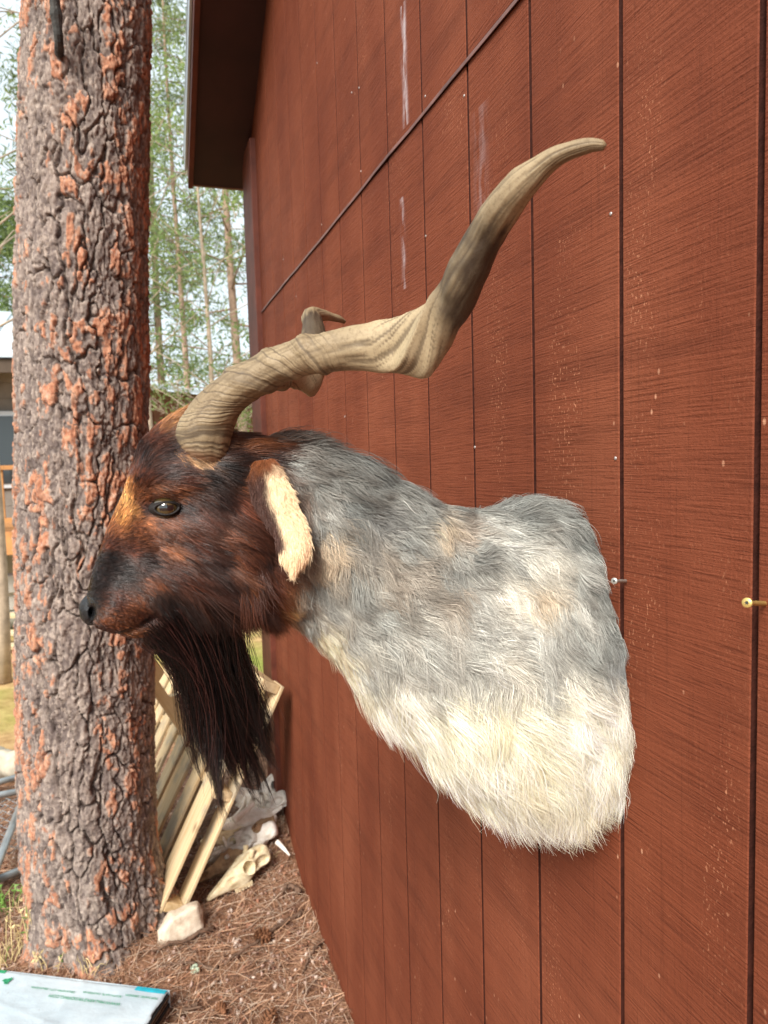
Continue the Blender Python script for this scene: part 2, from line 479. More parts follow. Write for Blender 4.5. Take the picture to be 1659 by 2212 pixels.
    # two deck screws left standing proud of the boards, and the nail heads
    def screw(P, head, out, m, r):
        d = np.array(P) - np.array(head); L = np.linalg.norm(d); d /= L
        mb = MB()
        n_th = 15
        path = [np.array(head) + d * L * i / n_th for i in range(n_th + 1)] + [np.array(P) + d * .004]
        rad = [r * (1.0 if i < 6 else (1.22 if i % 2 else .92)) for i in range(n_th + 2)]
        mb.tube(path, rad, 10)
        hd = np.array(head)
        mb.tube([hd - d * .0022, hd - d * .0018, hd - d * .0004, hd + d * .003], [r * 1.95, r * 2.15, r * 2.15, r * .95], 20)
        o = wpart('screw', mb.mesh('screw', m, True), root)
        # star recess
        mb = MB(); u = np.cross(d, (0, 0, 1.)); u /= np.linalg.norm(u); v = np.cross(d, u)
        pts = []
        for i in range(12):
            a = math.pi * i / 6; rr = r * (1.05 if i % 2 == 0 else .6)
            pts.append(hd - d * .00235 + rr * (math.cos(a) * u + math.sin(a) * v))
        mb.add(pts, [tuple(range(12))])
        link('star_recess', mb.mesh('star_recess', simple('recess_black', (.02, .02, .018), .6)), o)
        o['label'] = out
    screw(at_wall(1352, 1255), at_wall(1328, 1255, D_WALL - .030), 'grey deck screw sticking out beside the fur', simple('grey_screw', (.42, .42, .38), .4, .5, .6, .15, 60), .0018)
    screw(at_wall(1652, 1304), at_wall(1615, 1302, D_WALL - .046), 'yellow brass coloured deck screw sticking out of the wall', simple('brass_screw', (.58, .42, .14), .4, .5, .6, .15, 60), .0021)
    nail_m = simple('bright_nail', (.42, .38, .36), .35, .5, .5, .1, 50)
    nail_me = None
    for (px, py) in ((760, 200), (776, 190), (780, 370), (695, 485), (919, 208), (1003, 207), (685, 136), (1026, 966), (1320, 462), (920, 510), (745, 900), (560, 600), (612, 560), (1330, 990), (640, 640)):
        w = at_wall(px, py)
        if nail_me is None:
            mb = MB(); mb.tube([(.002, 0, 0), (-.0008, 0, 0), (-.0014, 0, 0)], [.0024, .0024, .0014], 8); nail_me = mb.mesh('nail', nail_m, True)
        o = link('nail', nail_me, root); o.location = Vector((D_WALL, float(w[1]), float(w[2]))) - Vector(root.location)
make_shed()

# ================================================================== PONDEROSA TRUNK
def make_pine():
    rows = [(-0.05, -.215, .262), (0.0, -.223, .258), (.10, -.238, .248), (.30, -.258, .244), (1.14, -.2265, .2335), (1.87, -.188, .229), (2.42, -.161, .2255), (3.33, -.090, .215)]
    z_k = np.array([r[0] for r in rows]); x_k = np.array([r[1] for r in rows]); r_k = np.array([r[2] for r in rows])
    zs = np.concatenate([np.linspace(-.05, 3.75, 900), 3.75 + np.linspace(0, 1, 61)[1:] * 9])
    def axis_x(z): return np.where(z < 3.33, np.interp(z, z_k, x_k), -.090 + (z - 3.33) * .055)
    def rad(z): return np.where(z < 3.33, np.interp(z, z_k, r_k), .215 - (z - 3.33) * .013)
    NA = 372
    A = np.linspace(0, 2 * np.pi, NA, endpoint=False)
    ZZ, AA = np.meshgrid(zs, A, indexing='ij')
    R0 = rad(ZZ)
    C = np.stack([np.cos(AA) * 1.3, np.sin(AA) * 1.3, ZZ * .55], -1)
    wob = fbm(C * 1.5, 3, 5)
    flare = np.exp(-np.clip(ZZ, 0, 9) / .10) * (.03 + .035 * np.cos(AA * 5 + 1.0) + .02 * np.cos(AA * 3))
    # bark plates: warped, vertically stretched cells on two scales
    S = np.stack([np.cos(AA) * .232, np.sin(AA) * .232, ZZ], -1)
    wa = fbm(S * np.array([9, 9, 5]), 4, 11); wb = fbm(S * np.array([9, 9, 5]), 4, 31)
    wc = fbm(S * np.array([34, 34, 22]), 3, 91); wd = fbm(S * np.array([34, 34, 22]), 3, 93)
    u1 = AA / (2 * np.pi) * 24 + .70 * wa + .10 * wc; v1 = ZZ * 4.6 + .7 * wb + .08 * wd
    f1, f2, c1 = worley(u1, v1, 24, 1)
    u2 = AA / (2 * np.pi) * 56 + .65 * wb + .22 * wd; v2 = ZZ * 13 + .65 * wa + .20 * wc
    g1, g2, c2 = worley(u2, v2, 56, 2)
    u3 = AA / (2 * np.pi) * 110 + .8 * wa + .35 * wc; v3 = ZZ * 34 + .8 * wb + .35 * wd
    h1, h2, c3 = worley(u3, v3, 110, 4)
    u4 = AA / (2 * np.pi) * 190 + .8 * wc; v4 = ZZ * 75 + .8 * wd
    k1, k2, c4 = worley(u4, v4, 190, 6)
    cw = np.clip(.5 + .55 * fbm(S * np.array([11, 11, 4]), 3, 95), 0, 1)          # how open each crack is
    e1 = 1 - np.clip(cw * 1.6, .10, 1) * (1 - sstep(.0, .13, f2 - f1)); e2 = 1 - np.clip(1.35 - 1.2 * cw, .1, .95) * (1 - sstep(.0, .12, g2 - g1))
    e3 = sstep(.0, .22, h2 - h1)
    rough = fbm(S * np.array([90, 90, 70]), 3, 41); rough2 = fbm(S * np.array([28, 28, 14]), 3, 47)
    tilt = (g1 - .4) * (c2 - .5)
    disp = .0085 * e1 + .0045 * e2 * (.35 + e1) + (.009 * c2 + .0065 * c3 + .004 * c4 + .006 * tilt) * (.25 + .75 * e1) + .0016 * rough + .002 * rough2
    # knot scar with a hanging dead branch near the top
    kn = at(125, 110, 2.70); ka, kz = math.atan2(kn[1] - 2.9, kn[0] + .10), kn[2]
    kd = np.hypot(np.angle(np.exp(1j * (AA - ka))) * .22, (ZZ - kz) * .7)
    disp = disp + .012 * np.exp(-(kd / .055) ** 2)
    R = R0 - .026 + .010 * wob + flare + disp
    ctr = np.stack([axis_x(ZZ), np.full_like(ZZ, 2.90), ZZ], -1)
    V = ctr + np.stack([np.cos(AA) * R, np.sin(AA) * R, 0 * ZZ], -1)
    # colours of the bark itself: grey weathered crust, orange where flakes have dropped, black char in the cracks
    grey_a, grey_b, grey_c = lin((128, 114, 108)), lin((174, 158, 146)), lin((84, 74, 72))
    org_a, org_b = lin((170, 114, 88)), lin((202, 150, 120))
    blk = lin((60, 50, 47))
    t1 = np.clip(.5 + .35 * rough2 + .7 * (c3 - .5) + .6 * (c4 - .5), 0, 1)[..., None]
    col = grey_c * (1 - t1) + grey_b * t1
    col = col * .6 + grey_a * .4
    lowgrey = sstep(1.2, .35, ZZ)
    pick = .55 * c2 + .30 * c3 + .20 * c1 + .18 * rough2 + .34 * fbm(S * np.array([7, 7, 1.8]), 3, 71) - .12 * lowgrey
    om = sstep(.675, .73, pick) * sstep(.2, .6, e2) * sstep(.2, .7, e1)
    t2 = np.clip(.5 + .5 * rough + .9 * (c4 - .5), 0, 1)[..., None]
    col = col * (1 - om[..., None]) + (org_a * (1 - t2) + org_b * t2) * om[..., None]
    pale = sstep(.2, .8, rough + .5 * wc) * (1 - om) * .35
    col = col * (1 - pale[..., None]) + lin((190, 174, 160)) * pale[..., None]
    crack = np.maximum(1 - e1 * 1.1, .7 * (1 - e2 * 1.2)); crack = np.clip(crack, 0, 1)[..., None] * .72
    col = col * (1 - crack) + blk * crack
    root = empty('ponderosa_pine', (-.22, 2.9, 0))
    tag(root, 'thick pine trunk with flaking grey and orange bark beside the pallet', 'tree')
    t = NT('pine_bark'); c = t.attr('col')
    pw = t.mapv(t.pos(), (1, 1, .42))
    wv_ = t.new('ShaderNodeTexNoise'); t.set(wv_.inputs['Vector'], t.pos()); wv_.inputs['Scale'].default_value = 40; wv_.inputs['Detail'].default_value = 3
    pw = t.mix(.012, pw, wv_.outputs[1], 'ADD')
    fl = t.new('ShaderNodeTexVoronoi'); t.set(fl.inputs['Vector'], pw); fl.inputs['Scale'].default_value = 62
    fl2 = t.new('ShaderNodeTexVoronoi'); t.set(fl2.inputs['Vector'], pw); fl2.inputs['Scale'].default_value = 130
    r1 = t.sep(fl.outputs['Color'])[0]; r2 = t.sep(fl2.outputs['Color'])[0]
    hgt = t.math('ADD', r1, t.math('MULTIPLY', r2, .6))
    n = t.noise(t.pos(), 130, 5, .7)
    c = t.mix(t.ramp(r1, [(.0, .40), (.45, 0.)]), c, lin((64, 54, 52)))
    c = t.mix(t.ramp(r2, [(.70, 0.), (1.0, .38)]), c, lin((206, 188, 172)))
    c2_ = t.mix(t.ramp(n, [(.3, .40), (.5, 0.)]), c, (.03, .025, .023))
    m = t.fin(c2_, .9, t.bump(t.noise(t.pos(), 210, 5, .7), .5, .003, t.bump(hgt, .8, .006)), .15)
    wpart('trunk', new_mesh('trunk', V.reshape(-1, 3), grid_faces(len(zs), NA, True)[:, ::-1].copy(), m, False, col.reshape(-1, 3)), root)
    # dead hanging branch stub
    mb = MB()
    P = [at(128, 118, 2.68), at(127, 85, 2.635), at(122, 40, 2.62), at(116, -15, 2.60), at(108, -60, 2.58)]
    mb.tube(catmull(P, 14), np.linspace(.014, .019, 14) * (1 + .12 * RNG.standard_normal(14)), 10)
    wpart('dead_branch', mb.mesh('dead_branch', simple('dead_branch_bark', lin((70, 70, 68)), .9, .1, 0, .5, 40, .8)), root)
    # crown far above the frame
    Pn = []; Fn = []
    rg = np.random.default_rng(5)
    for i in range(34):
        z = rg.uniform(5.6, 12.4); a = rg.uniform(0, 6.283); L = (12.9 - z) * .36 + .5
        b = np.array([axis_x(np.array(z)) * 1.0, 2.9, z]); d = np.array([math.cos(a), math.sin(a), .12])
        path = [b + d * L * s_ + np.array([0, 0, -.25 * s_ * s_ * L]) for s_ in np.linspace(0, 1, 6)]
        limbs = MB(); limbs.tube(path, np.linspace(.035, .008, 6), 6); wpart('limb', limbs.mesh('limb', m), root)
        for _ in range(16):
            s_ = rg.uniform(.35, 1); q = b + d * L * s_ + np.array([0, 0, -.25 * s_ * s_ * L]) + rg.normal(0, .13, 3)
            for _k in range(14):
                dv = rg.normal(0, 1, 3); dv /= np.linalg.norm(dv); w = np.cross(dv, rg.normal(0, 1, 3)); w *= .007 / np.linalg.norm(w)
                k = len(Pn); Pn += [q - w, q + w, q + dv * .16]; Fn.append((k, k + 1, k + 2))
    wpart('crown', new_mesh('crown', Pn, np.array(Fn), simple('pine_needle_green', (.05, .085, .03), .6)), root)
make_pine()

# ================================================================== GOAT SHOULDER MOUNT
YC = 0.88               # the plane of symmetry of the mount: the head looks straight out from the wall
# rings from the wall to the nose: top x,y  bottom x,y (photo pixels on the plane of symmetry), half width (m), egg shape
RINGS = [
    (1208, 1125, 1212, 1690, .134, -.24), (1185, 1104, 1180, 1698, .148, -.24), (1130, 1096, 1085, 1680, .156, -.22), (1040, 1108, 980, 1635, .148, -.19),
    (950, 1094, 890, 1562, .132, -.13), (855, 1052, 795, 1482, .113, -.06), (765, 1020, 728, 1408, .096, 0), (685, 985, 660, 1350, .084, .03),
    (605, 955, 605, 1322, .077, .05), (525, 950, 553, 1312, .075, .06), (440, 935, 508, 1306, .073, .08), (362, 918, 458, 1312, .071, .10),
    (305, 962, 408, 1326, .0655, .10), (280, 1030, 368, 1342, .056, .08), (258, 1085, 332, 1360, .046, .04), (232, 1143, 302, 1372, .040, 0), (212, 1200, 270, 1371, .0365, -.03),
    (196, 1252, 238, 1362, .032, -.05), (188, 1290, 214, 1352, .024, 0), (186, 1318, 197, 1338, .008, 0)]
EYE_Y = .0535
def goat_surface():
    rows = []
    for (tx, ty, bx, by, w, k) in RINGS:
        T, B = at(tx, ty, YC), at(bx, by, YC)
        rows.append(list(T) + list(B) + [w, k])
    rows[0][0] = rows[0][3] = D_WALL + .004
    rows = catmull(np.array(rows), 170)
    NS = 120
    a = np.linspace(0, 2 * np.pi, NS, endpoint=False)
    T, B, w, k = rows[:, None, 0:3], rows[:, None, 3:6], rows[:, 6][:, None], rows[:, 7][:, None]
    ca, sa = np.cos(a)[None, :], np.sin(a)[None, :]
    yy = w * np.sign(sa) * np.abs(sa) ** .92 * (1 + k * ca)
    V = (T + B) / 2 + (T - B) / 2 * ca[..., None]
    V[..., 1] = YC - yy
    V[..., 0] = np.minimum(V[..., 0], D_WALL + .004)
    return V, NS
def zf(zx, zy): return 162 + .3255 * zx, 783 + .3255 * zy       # close-up of the face -> photo pixel
def zb(zx, zy): return 540 + .5208 * zx, 864 + .5208 * zy       # close-up of the neck -> photo pixel
def near_pix(V):
    Q = V.copy(); Q[..., 1] = YC - np.abs(Q[..., 1] - YC)
    return proj(Q)
def sculpt(V):
    """brow, cheek, muzzle, lips and nostril shaped symmetrically"""
    px, py, w = near_pix(V)
    side = np.sign(V[..., 1] - YC)
    off = np.abs(V[..., 1] - YC)
    edge = sstep(.004, .02, off)
    def g(zx, zy, sx, sy, ang=0):
        cx, cy = zf(zx, zy); dx, dy = px - cx, py - cy
        c, s = math.cos(ang), math.sin(ang)
        u, v = dx * c + dy * s, -dx * s + dy * c
        return np.exp(-(u / (sx * .3255)) ** 2 - (v / (sy * .3255)) ** 2)
    dy = 0 * px
    dy = dy + .013 * g(590, 800, 190, 80, -.1)        # brow ridge
    dy = dy - .012 * g(600, 962, 150, 85, .05)        # eye socket
    dy = dy + .006 * g(620, 1090, 190, 60, .15)       # cheekbone
    dy = dy + .010 * g(1000, 1250, 260, 230)          # jaw muscle
    dy = dy - .006 * g(520, 1330, 170, 130, .4)       # hollow before the cheek
    dy = dy + .007 * g(200, 1640, 110, 120)           # nostril wing
    dy = dy + .006 * g(330, 1650, 160, 110, -.3)      # upper lip
    dy = dy - .014 * g(108, 1660, 24, 40, .35) * sstep(.0, .008, off)      # nostril
    # mouth slit
    def seg(ax, ay, bx, by, wd):
        ax, ay = zf(ax, ay); bx, by = zf(bx, by)
        t = np.clip(((px - ax) * (bx - ax) + (py - ay) * (by - ay)) / ((bx - ax) ** 2 + (by - ay) ** 2), 0, 1)
        return np.exp(-(np.hypot(px - ax - t * (bx - ax), py - ay - t * (by - ay)) / (wd * .3255)) ** 2)
    mouth = np.maximum(seg(225, 1822, 370, 1748, 20), seg(370, 1748, 500, 1675, 18))
    dy = dy - .007 * mouth
    V = V.copy()
    V[..., 1] += side * np.maximum(dy, -.92 * off) * edge
    return V, mouth

# coat chart: x, y in a close-up, lie of the hair (x,y), length cm, colour
DK, DR, RB, MB_, BR = (34, 23, 20), (52, 31, 25), (86, 48, 33), (118, 72, 46), (150, 98, 64)
TN, GD, CRM = (190, 140, 84), (206, 160, 96), (222, 190, 146)
G1, G2, G3, G4 = (110, 112, 108), (149, 150, 144), (186, 185, 177), (222, 217, 203)
BG, WH, WY = (204, 186, 160), (255, 249, 226), (254, 242, 208)
FACE = [
    (110, 1480, 1, -.15, .8, DK), (70, 1620, 1, .2, .3, (20, 19, 20)), (200, 1300, 1, .1, 1.4, DK), (300, 1380, 1, .12, 1.6, DK), (170, 1420, 1, .1, 1.0, DK),
    (250, 1560, 1, .15, .8, RB), (220, 1700, 1, .2, .6, MB_), (170, 1790, 1, .1, .5, RB), (380, 1600, 1, .2, .9, MB_), (430, 1680, 1, .3, .8, RB),
    (320, 1840, 1, .3, .6, BR), (420, 1820, 1, .4, .8, BR), (420, 1870, .8, .3, .8, TN), (350, 1870, .8, .3, .7, TN),
    (200, 1220, 1, -.05, 1.3, RB), (330, 1240, 1, .1, 1.6, RB), (250, 1120, .9, -.25, 1.2, BR), (300, 1060, .7, -.5, 1.1, TN), (340, 930, .35, -1, 1.0, GD), (335, 830, .2, -1, 1.2, TN), (365, 1010, .6, -.4, 1.1, TN), (400, 1110, 1, .2, 1.3, MB_),
    (350, 760, .2, -1, 1.8, RB), (420, 650, .35, -1, 2.2, DR), (480, 560, .5, -.9, 2.2, RB), (560, 620, .9, -.5, 2.4, DR), (460, 480, .4, -1, 2.2, MB_), (520, 420, .4, -1, 2.4, TN), (600, 380, .5, -1, 3.2, TN), (640, 470, .6, -1, 2.2, TN), (560, 330, .7, -1, 2.4, TN), (620, 270, .8, -.8, 2.8, TN),
    (450, 800, .8, -.7, 1.6, RB), (560, 740, 1, -.15, 1.8, DR), (660, 760, 1, 0, 1.8, RB), (540, 850, 1, -.2, 1.0, BR), (650, 860, 1, .1, .9, BR), (450, 900, .7, -.3, .9, MB_), (470, 970, .9, .1, .7, DR), (730, 960, 1, .3, 1.0, DR), (620, 1060, 1, .35, 1.2, MB_), (480, 1060, 1, .3, 1.1, BR),
    (720, 640, .8, .5, 1.2, CRM), (800, 665, .6, .7, 1.3, CRM), (670, 560, .4, 1, 1.4, TN), (880, 640, .3, .8, .8, TN), (690, 690, .8, .3, 1.3, DR), (820, 730, 1, .2, 1.6, DK), (930, 690, 1, .1, 1.6, DK), (1000, 640, 1, -.2, 1.8, DR), (980, 760, 1, .15, 1.8, DK),
    (880, 850, 1, .25, 2.0, DR), (1050, 780, 1, .3, 2.0, MB_), (1000, 900, 1, .35, 2.2, RB), (1120, 950, .9, .5, 2.2, RB), (800, 1000, 1, .3, 2.0, RB), (900, 1080, 1, .35, 2.4, MB_), (1050, 1080, .9, .5, 2.4, RB), (1200, 1150, .8, .7, 2.4, DR),
    (500, 1180, 1, .3, 1.8, MB_), (600, 1230, 1, .3, 2.2, BR), (700, 1180, 1, .3, 2.3, RB), (800, 1250, 1, .4, 2.6, DR), (950, 1250, .9, .6, 2.6, MB_), (1020, 1330, .8, .8, 2.6, BR), (1100, 1250, .8, .7, 2.6, RB), (450, 1330, 1, .2, 1.8, DR), (600, 1360, 1, .25, 2.2, RB), (480, 1440, 1, .2, 1.8, MB_),
    (700, 1400, 1, .4, 2.8, RB), (850, 1400, .9, .6, 3.2, DR), (1000, 1450, .7, .9, 3.6, DR), (1150, 1400, .7, .9, 3.4, RB), (1250, 1300, .7, .8, 2.8, RB), (560, 1520, 1, .4, 2.4, DK), (720, 1530, .8, .7, 3.6, DK), (880, 1560, .6, 1, 4.4, DR), (1050, 1580, .5, 1, 4.6, DR), (1200, 1550, .5, 1, 4.2, MB_), (1290, 1450, .6, .8, 3.0, BR),
    (560, 1620, .9, .5, 2.0, DK), (520, 1720, .8, .7, 1.4, DR), (540, 1800, .7, .8, 1.5, RB), (700, 1700, .5, 1, 3.6, DK), (900, 1680, .4, 1, 4.4, DK), (1080, 1680, .35, 1, 3.6, DR), (1220, 1650, .4, 1, 4.0, MB_), (1300, 1560, .6, .8, 2.6, TN), (1330, 1640, .5, .8, 1.8, BG),
    (1080, 560, 1, -.25, 2.4, BR), (1180, 560, 1, -.2, 2.4, MB_), (1100, 480, 1, -.3, 3.4, RB), (1180, 470, 1, -.3, 3.6, G1), (1250, 620, .8, .3, 2.0, DR), (1150, 680, .6, .8, 1.5, DR)]
NECK = [
    (60, 120, 1, -.25, 4.2, G1), (150, 130, 1, -.2, 4.6, G1), (250, 170, 1, -.12, 5.0, G1), (330, 230, 1, .15, 5.0, G1), (430, 290, 1, .3, 4.6, G1), (560, 350, 1, .4, 3.8, G2), (700, 400, 1, .35, 3.0, G2), (850, 430, 1, .15, 3.0, G2), (980, 435, 1, -.1, 4.0, G2), (1120, 400, 1, -.25, 4.6, G2), (1200, 400, 1, .1, 4.4, G3),
    (150, 260, .9, .45, 3.6, G2), (250, 330, .9, .55, 3.2, G2), (300, 420, .8, .65, 2.6, G3), (260, 480, .75, .7, 2.4, G2), (400, 420, .85, .5, 3.2, G1), (520, 480, .85, .5, 3.0, (118, 118, 114)), (650, 470, .9, .5, 2.8, G2), (330, 560, .7, .75, 2.6, BG), (300, 640, .6, .85, 2.6, BG), (420, 580, .75, .7, 2.8, (140, 136, 128)), (520, 640, .75, .7, 2.8, (156, 146, 132)), (620, 580, .85, .55, 2.8, G2), (760, 520, .9, .45, 2.4, BG), (860, 540, .9, .45, 2.4, (184, 172, 158)), (980, 520, 1, .3, 3.6, G3), (1100, 480, 1, .15, 4.2, G2), (1240, 500, .9, .45, 4.0, G2), (1320, 540, .8, .6, 3.6, G1),
    (250, 740, .55, .9, 3.0, G2), (330, 800, .55, .9, 3.2, G3), (430, 740, .65, .8, 3.0, G2), (560, 760, .7, .75, 2.8, (160, 150, 136)), (680, 700, .75, .65, 2.8, (152, 144, 132)), (800, 680, .85, .55, 2.8, G2), (920, 640, .9, .45, 2.8, G2), (1060, 620, .9, .4, 3.4, G3), (1180, 640, .9, .5, 3.6, G4), (1320, 650, .7, .75, 3.6, G3), (1400, 690, .5, .9, 3.2, G1),
    (180, 830, .5, .8, 1.8, (160, 146, 132)), (230, 900, .6, .8, 2.0, G3), (300, 960, .6, .85, 2.4, WY), (420, 920, .6, .85, 3.4, G3), (520, 880, .6, .85, 3.4, G2), (640, 860, .65, .8, 3.2, (168, 164, 154)), (780, 820, .75, .7, 2.8, (170, 160, 146)), (900, 800, .8, .6, 2.4, G3), (1050, 800, .8, .6, 2.6, G4), (1180, 800, .8, .6, 2.8, BG), (1300, 820, .7, .8, 3.4, G3), (1440, 850, .5, .9, 3.0, G2), (1480, 930, .45, .9, 3.0, G1),
    (380, 1080, .55, .85, 3.4, WY), (460, 1060, .6, .85, 3.8, G3), (560, 1020, .6, .85, 4.0, G3), (700, 980, .65, .8, 4.0, G3), (850, 960, .7, .75, 3.6, G3), (960, 930, .7, .75, 3.2, G3), (1100, 950, .7, .75, 3.4, G3), (1220, 960, .6, .85, 3.6, G3), (1380, 990, .5, .9, 3.6, G2), (1490, 1040, .4, 1, 3.2, (150, 152, 150)),
    (420, 1200, .5, .9, 4.4, WY), (520, 1160, .6, .85, 4.6, WH), (640, 1120, .65, .8, 4.6, G4), (780, 1110, .65, .8, 4.6, G3), (900, 1090, .65, .8, 4.4, G3), (1030, 1080, .6, .85, 4.2, G4), (1180, 1100, .55, .85, 4.2, G3), (1320, 1120, .5, .9, 4.2, G4), (1480, 1160, .4, 1, 3.8, G4),
    (520, 1320, .45, .9, 5.0, WY), (650, 1260, .6, .85, 5.2, WH), (800, 1230, .65, .8, 5.2, WY), (960, 1220, .6, .85, 5.0, WY), (1100, 1220, .55, .9, 5.0, WH), (1250, 1240, .5, .9, 5.0, WH), (1420, 1260, .45, .9, 4.8, WH), (1530, 1300, .3, 1, 4.2, WH),
    (680, 1440, .4, .95, 5.8, WY), (800, 1380, .5, .9, 6.0, WH), (950, 1360, .5, .9, 6.2, WH), (1100, 1380, .5, .9, 6.2, WY), (1250, 1400, .45, .9, 6.2, WH), (1420, 1420, .4, .95, 5.8, WH), (1540, 1450, .25, 1, 5.0, WH),
    (850, 1600, .35, 1, 6.2, WY), (1000, 1560, .4, .95, 6.6, WH), (1180, 1580, .4, .95, 6.8, WH), (1350, 1600, .35, 1, 6.4, WY), (1500, 1580, .3, 1, 5.6, WH), (1000, 1720, .3, 1, 6.0, WY), (1200, 1760, .3, 1, 6.0, WH), (1380, 1740, .25, 1, 5.6, WH), (1500, 1680, .25, 1, 5.0, WH)]
CHART = [zf(r[0], r[1]) + tuple(r[2:]) for r in FACE] + [zb(r[0], r[1]) + tuple(r[2:]) for r in NECK]
CH_P = np.array([[c[0], c[1]] for c in CHART])
CH_D = np.array([[c[2], c[3]] for c in CHART]); CH_D /= np.linalg.norm(CH_D, axis=1)[:, None]
CH_L = np.array([c[4] for c in CHART]) * .01
CH_C = np.array([lin(c[5]) for c in CHART])
def chart(px, py, sharp=3.2):
    n = len(px); Dv = np.zeros((n, 2)); L = np.zeros(n); C = np.zeros((n, 3))
    for s in range(0, n, 8000):
        e = min(n, s + 8000)
        d2 = (px[s:e, None] - CH_P[None, :, 0]) ** 2 + (py[s:e, None] - CH_P[None, :, 1]) ** 2 + 9.0
        w = d2 ** (-sharp / 2); w /= w.sum(1)[:, None]
        Dv[s:e] = w @ CH_D; L[s:e] = w @ CH_L; C[s:e] = np.exp(w @ np.log(CH_C + .002)) - .002
    return Dv, L, np.clip(C, .002, 1)

def hair_object(name, P, R, C, mat, parent, inv):
    """P: n x K x 3 strand points, R: n x K radii, C: n x 3 colours"""
    n, K = P.shape[:2]
    cu = bpy.data.hair_curves.new(name)
    cu.add_curves([K] * n)
    cu.attributes['position'].data.foreach_set('vector', P.astype(np.float32).ravel())
    ra = cu.attributes.get('radius') or cu.attributes.new('radius', 'FLOAT', 'POINT')
    ra.data.foreach_set('value', R.astype(np.float32).ravel())
    ca = cu.attributes.new('hcol', 'FLOAT_COLOR', 'CURVE')
    c4 = np.ones((n, 4), np.float32); c4[:, :3] = C
    ca.data.foreach_set('color', c4.ravel())
    cu.materials.append(mat)
    return link(name, cu, parent, inv)
def hair_material(name, rough=.38, radial=.5, gain=1.0):
    t = NT(name)
    t.n.remove(t.b)
    h = t.new('ShaderNodeBsdfHairPrincipled')
    h.model = 'CHIANG'; h.parametrization = 'COLOR'
    c = t.attr('hcol')
    if gain != 1.0: c = t.mix(1.0, c, (gain, gain, gain), 'MULTIPLY')
    t.set(h.inputs['Color'], c)
    h.inputs['Roughness'].default_value = rough; h.inputs['Radial Roughness'].default_value = radial
    h.inputs['Random Roughness'].default_value = .1
    h.inputs['Coat'].default_value = 0.0
    t.l.new(h.outputs[0], t.out.inputs[0])
    return t.m

def coat_material(name, rough=.45, spec=.35):
    t = NT(name)
    return t.fin(t.attr('hcol'), rough, None, spec)
def grow(P0, N0, Dpix, L, C, K=7, clump_n=1500, clump=.6, lift=.28, grav=.10, wave=.10, seed=1, jit=.16, cj=.16, crest=None):
    """strands from roots P0 with normals N0; Dpix is the lie of the hair seen square on"""
    rg = np.random.default_rng(seed); n = len(P0)
    d = _rt[None] * Dpix[:, :1] - _up[None] * Dpix[:, 1:2]
    # swirl of the coat in locks
    nz = np.stack([fbm(P0 * 24, 2, 3), fbm(P0 * 24 + 7.7, 2, 9), fbm(P0 * 24 + 3.1, 2, 15)], -1)
    d = d + .42 * nz + .22 * np.stack([vnoise(P0 * 75, 21), vnoise(P0 * 75, 22), vnoise(P0 * 75, 23)], -1)
    d = d / (np.linalg.norm(d, axis=1)[:, None] + 1e-9) + jit * rg.normal(0, 1, (n, 3))
    dn = np.sum(d * N0, 1)[:, None]
    d = d - N0 * dn + N0 * np.clip(dn, 0, 1) * .5; dm = np.linalg.norm(d, axis=1); d /= dm[:, None] + 1e-9
    L = L * np.clip(dm / .75, .3, 1)          # hair stays short where it would stand on end
    side = np.cross(N0, d)
    L = L * rg.uniform(.65, 1.12, n) * (1 + .25 * vnoise(P0 * 40, 5))
    s = np.linspace(0, 1, K)[None, :, None]
    lf = (lift * (1 + .6 * vnoise(P0 * 45, 31)) * rg.uniform(.4, 1.6, n))[:, None, None]
    if crest is not None: lf = lf * crest[:, None, None]
    ph = 6.28 * vnoise(P0 * 30, 41)[:, None, None] + rg.normal(0, .35, (n, 1, 1))
    Lx = L[:, None, None]
    Q = P0[:, None] + Lx * (d[:, None] * s * (1 - .12 * lf * s) + N0[:, None] * lf * (s - .55 * s * s))
    Q = Q + np.array([0, 0, -1.0]) * grav * Lx * s * s
    Q = Q + side[:, None] * (np.sin(s * 5.5 + ph) - np.sin(ph)) * wave * Lx * (.35 + s) * .5
    # clumping: tips drawn towards a neighbouring guide strand
    if clump_n:
        ci = rg.choice(n, min(clump_n, n), replace=False)
        idx = np.zeros(n, int)
        for a in range(0, n, 3000):
            b = min(n, a + 3000)
            d2 = ((P0[a:b, None] - P0[None, ci]) ** 2).sum(-1); idx[a:b] = ci[np.argmin(d2, 1)]
        G = Q[idx]; off = P0 - P0[idx]
        k = (clump * rg.uniform(.55, 1.1, n))[:, None, None] * s ** 1.3
        Q = Q * (1 - k) + (G + off[:, None] * (1 - .75 * s)) * k
    C = C * np.exp(rg.normal(0, .20, n) + .30 * vnoise(P0 * 55, 51) + cj * rg.normal(0, 1, n)[idx if clump_n else slice(None)])[:, None]
    return Q, np.clip(C, .0015, .92)
def sample_mesh(V, F, n, dens, rg):
    tri = np.concatenate([F[:, [0, 1, 2]], F[:, [0, 2, 3]]])
    A, B, C = V[tri[:, 0]], V[tri[:, 1]], V[tri[:, 2]]
    N = np.cross(B - A, C - A); ar = np.linalg.norm(N, axis=1) + 1e-15
    w = ar * dens[tri].mean(1); w /= w.sum()
    i = rg.choice(len(tri), n, p=w)
    u, v = rg.random(n), rg.random(n); f = u + v > 1; u[f], v[f] = 1 - u[f], 1 - v[f]
    return i, tri, u, v
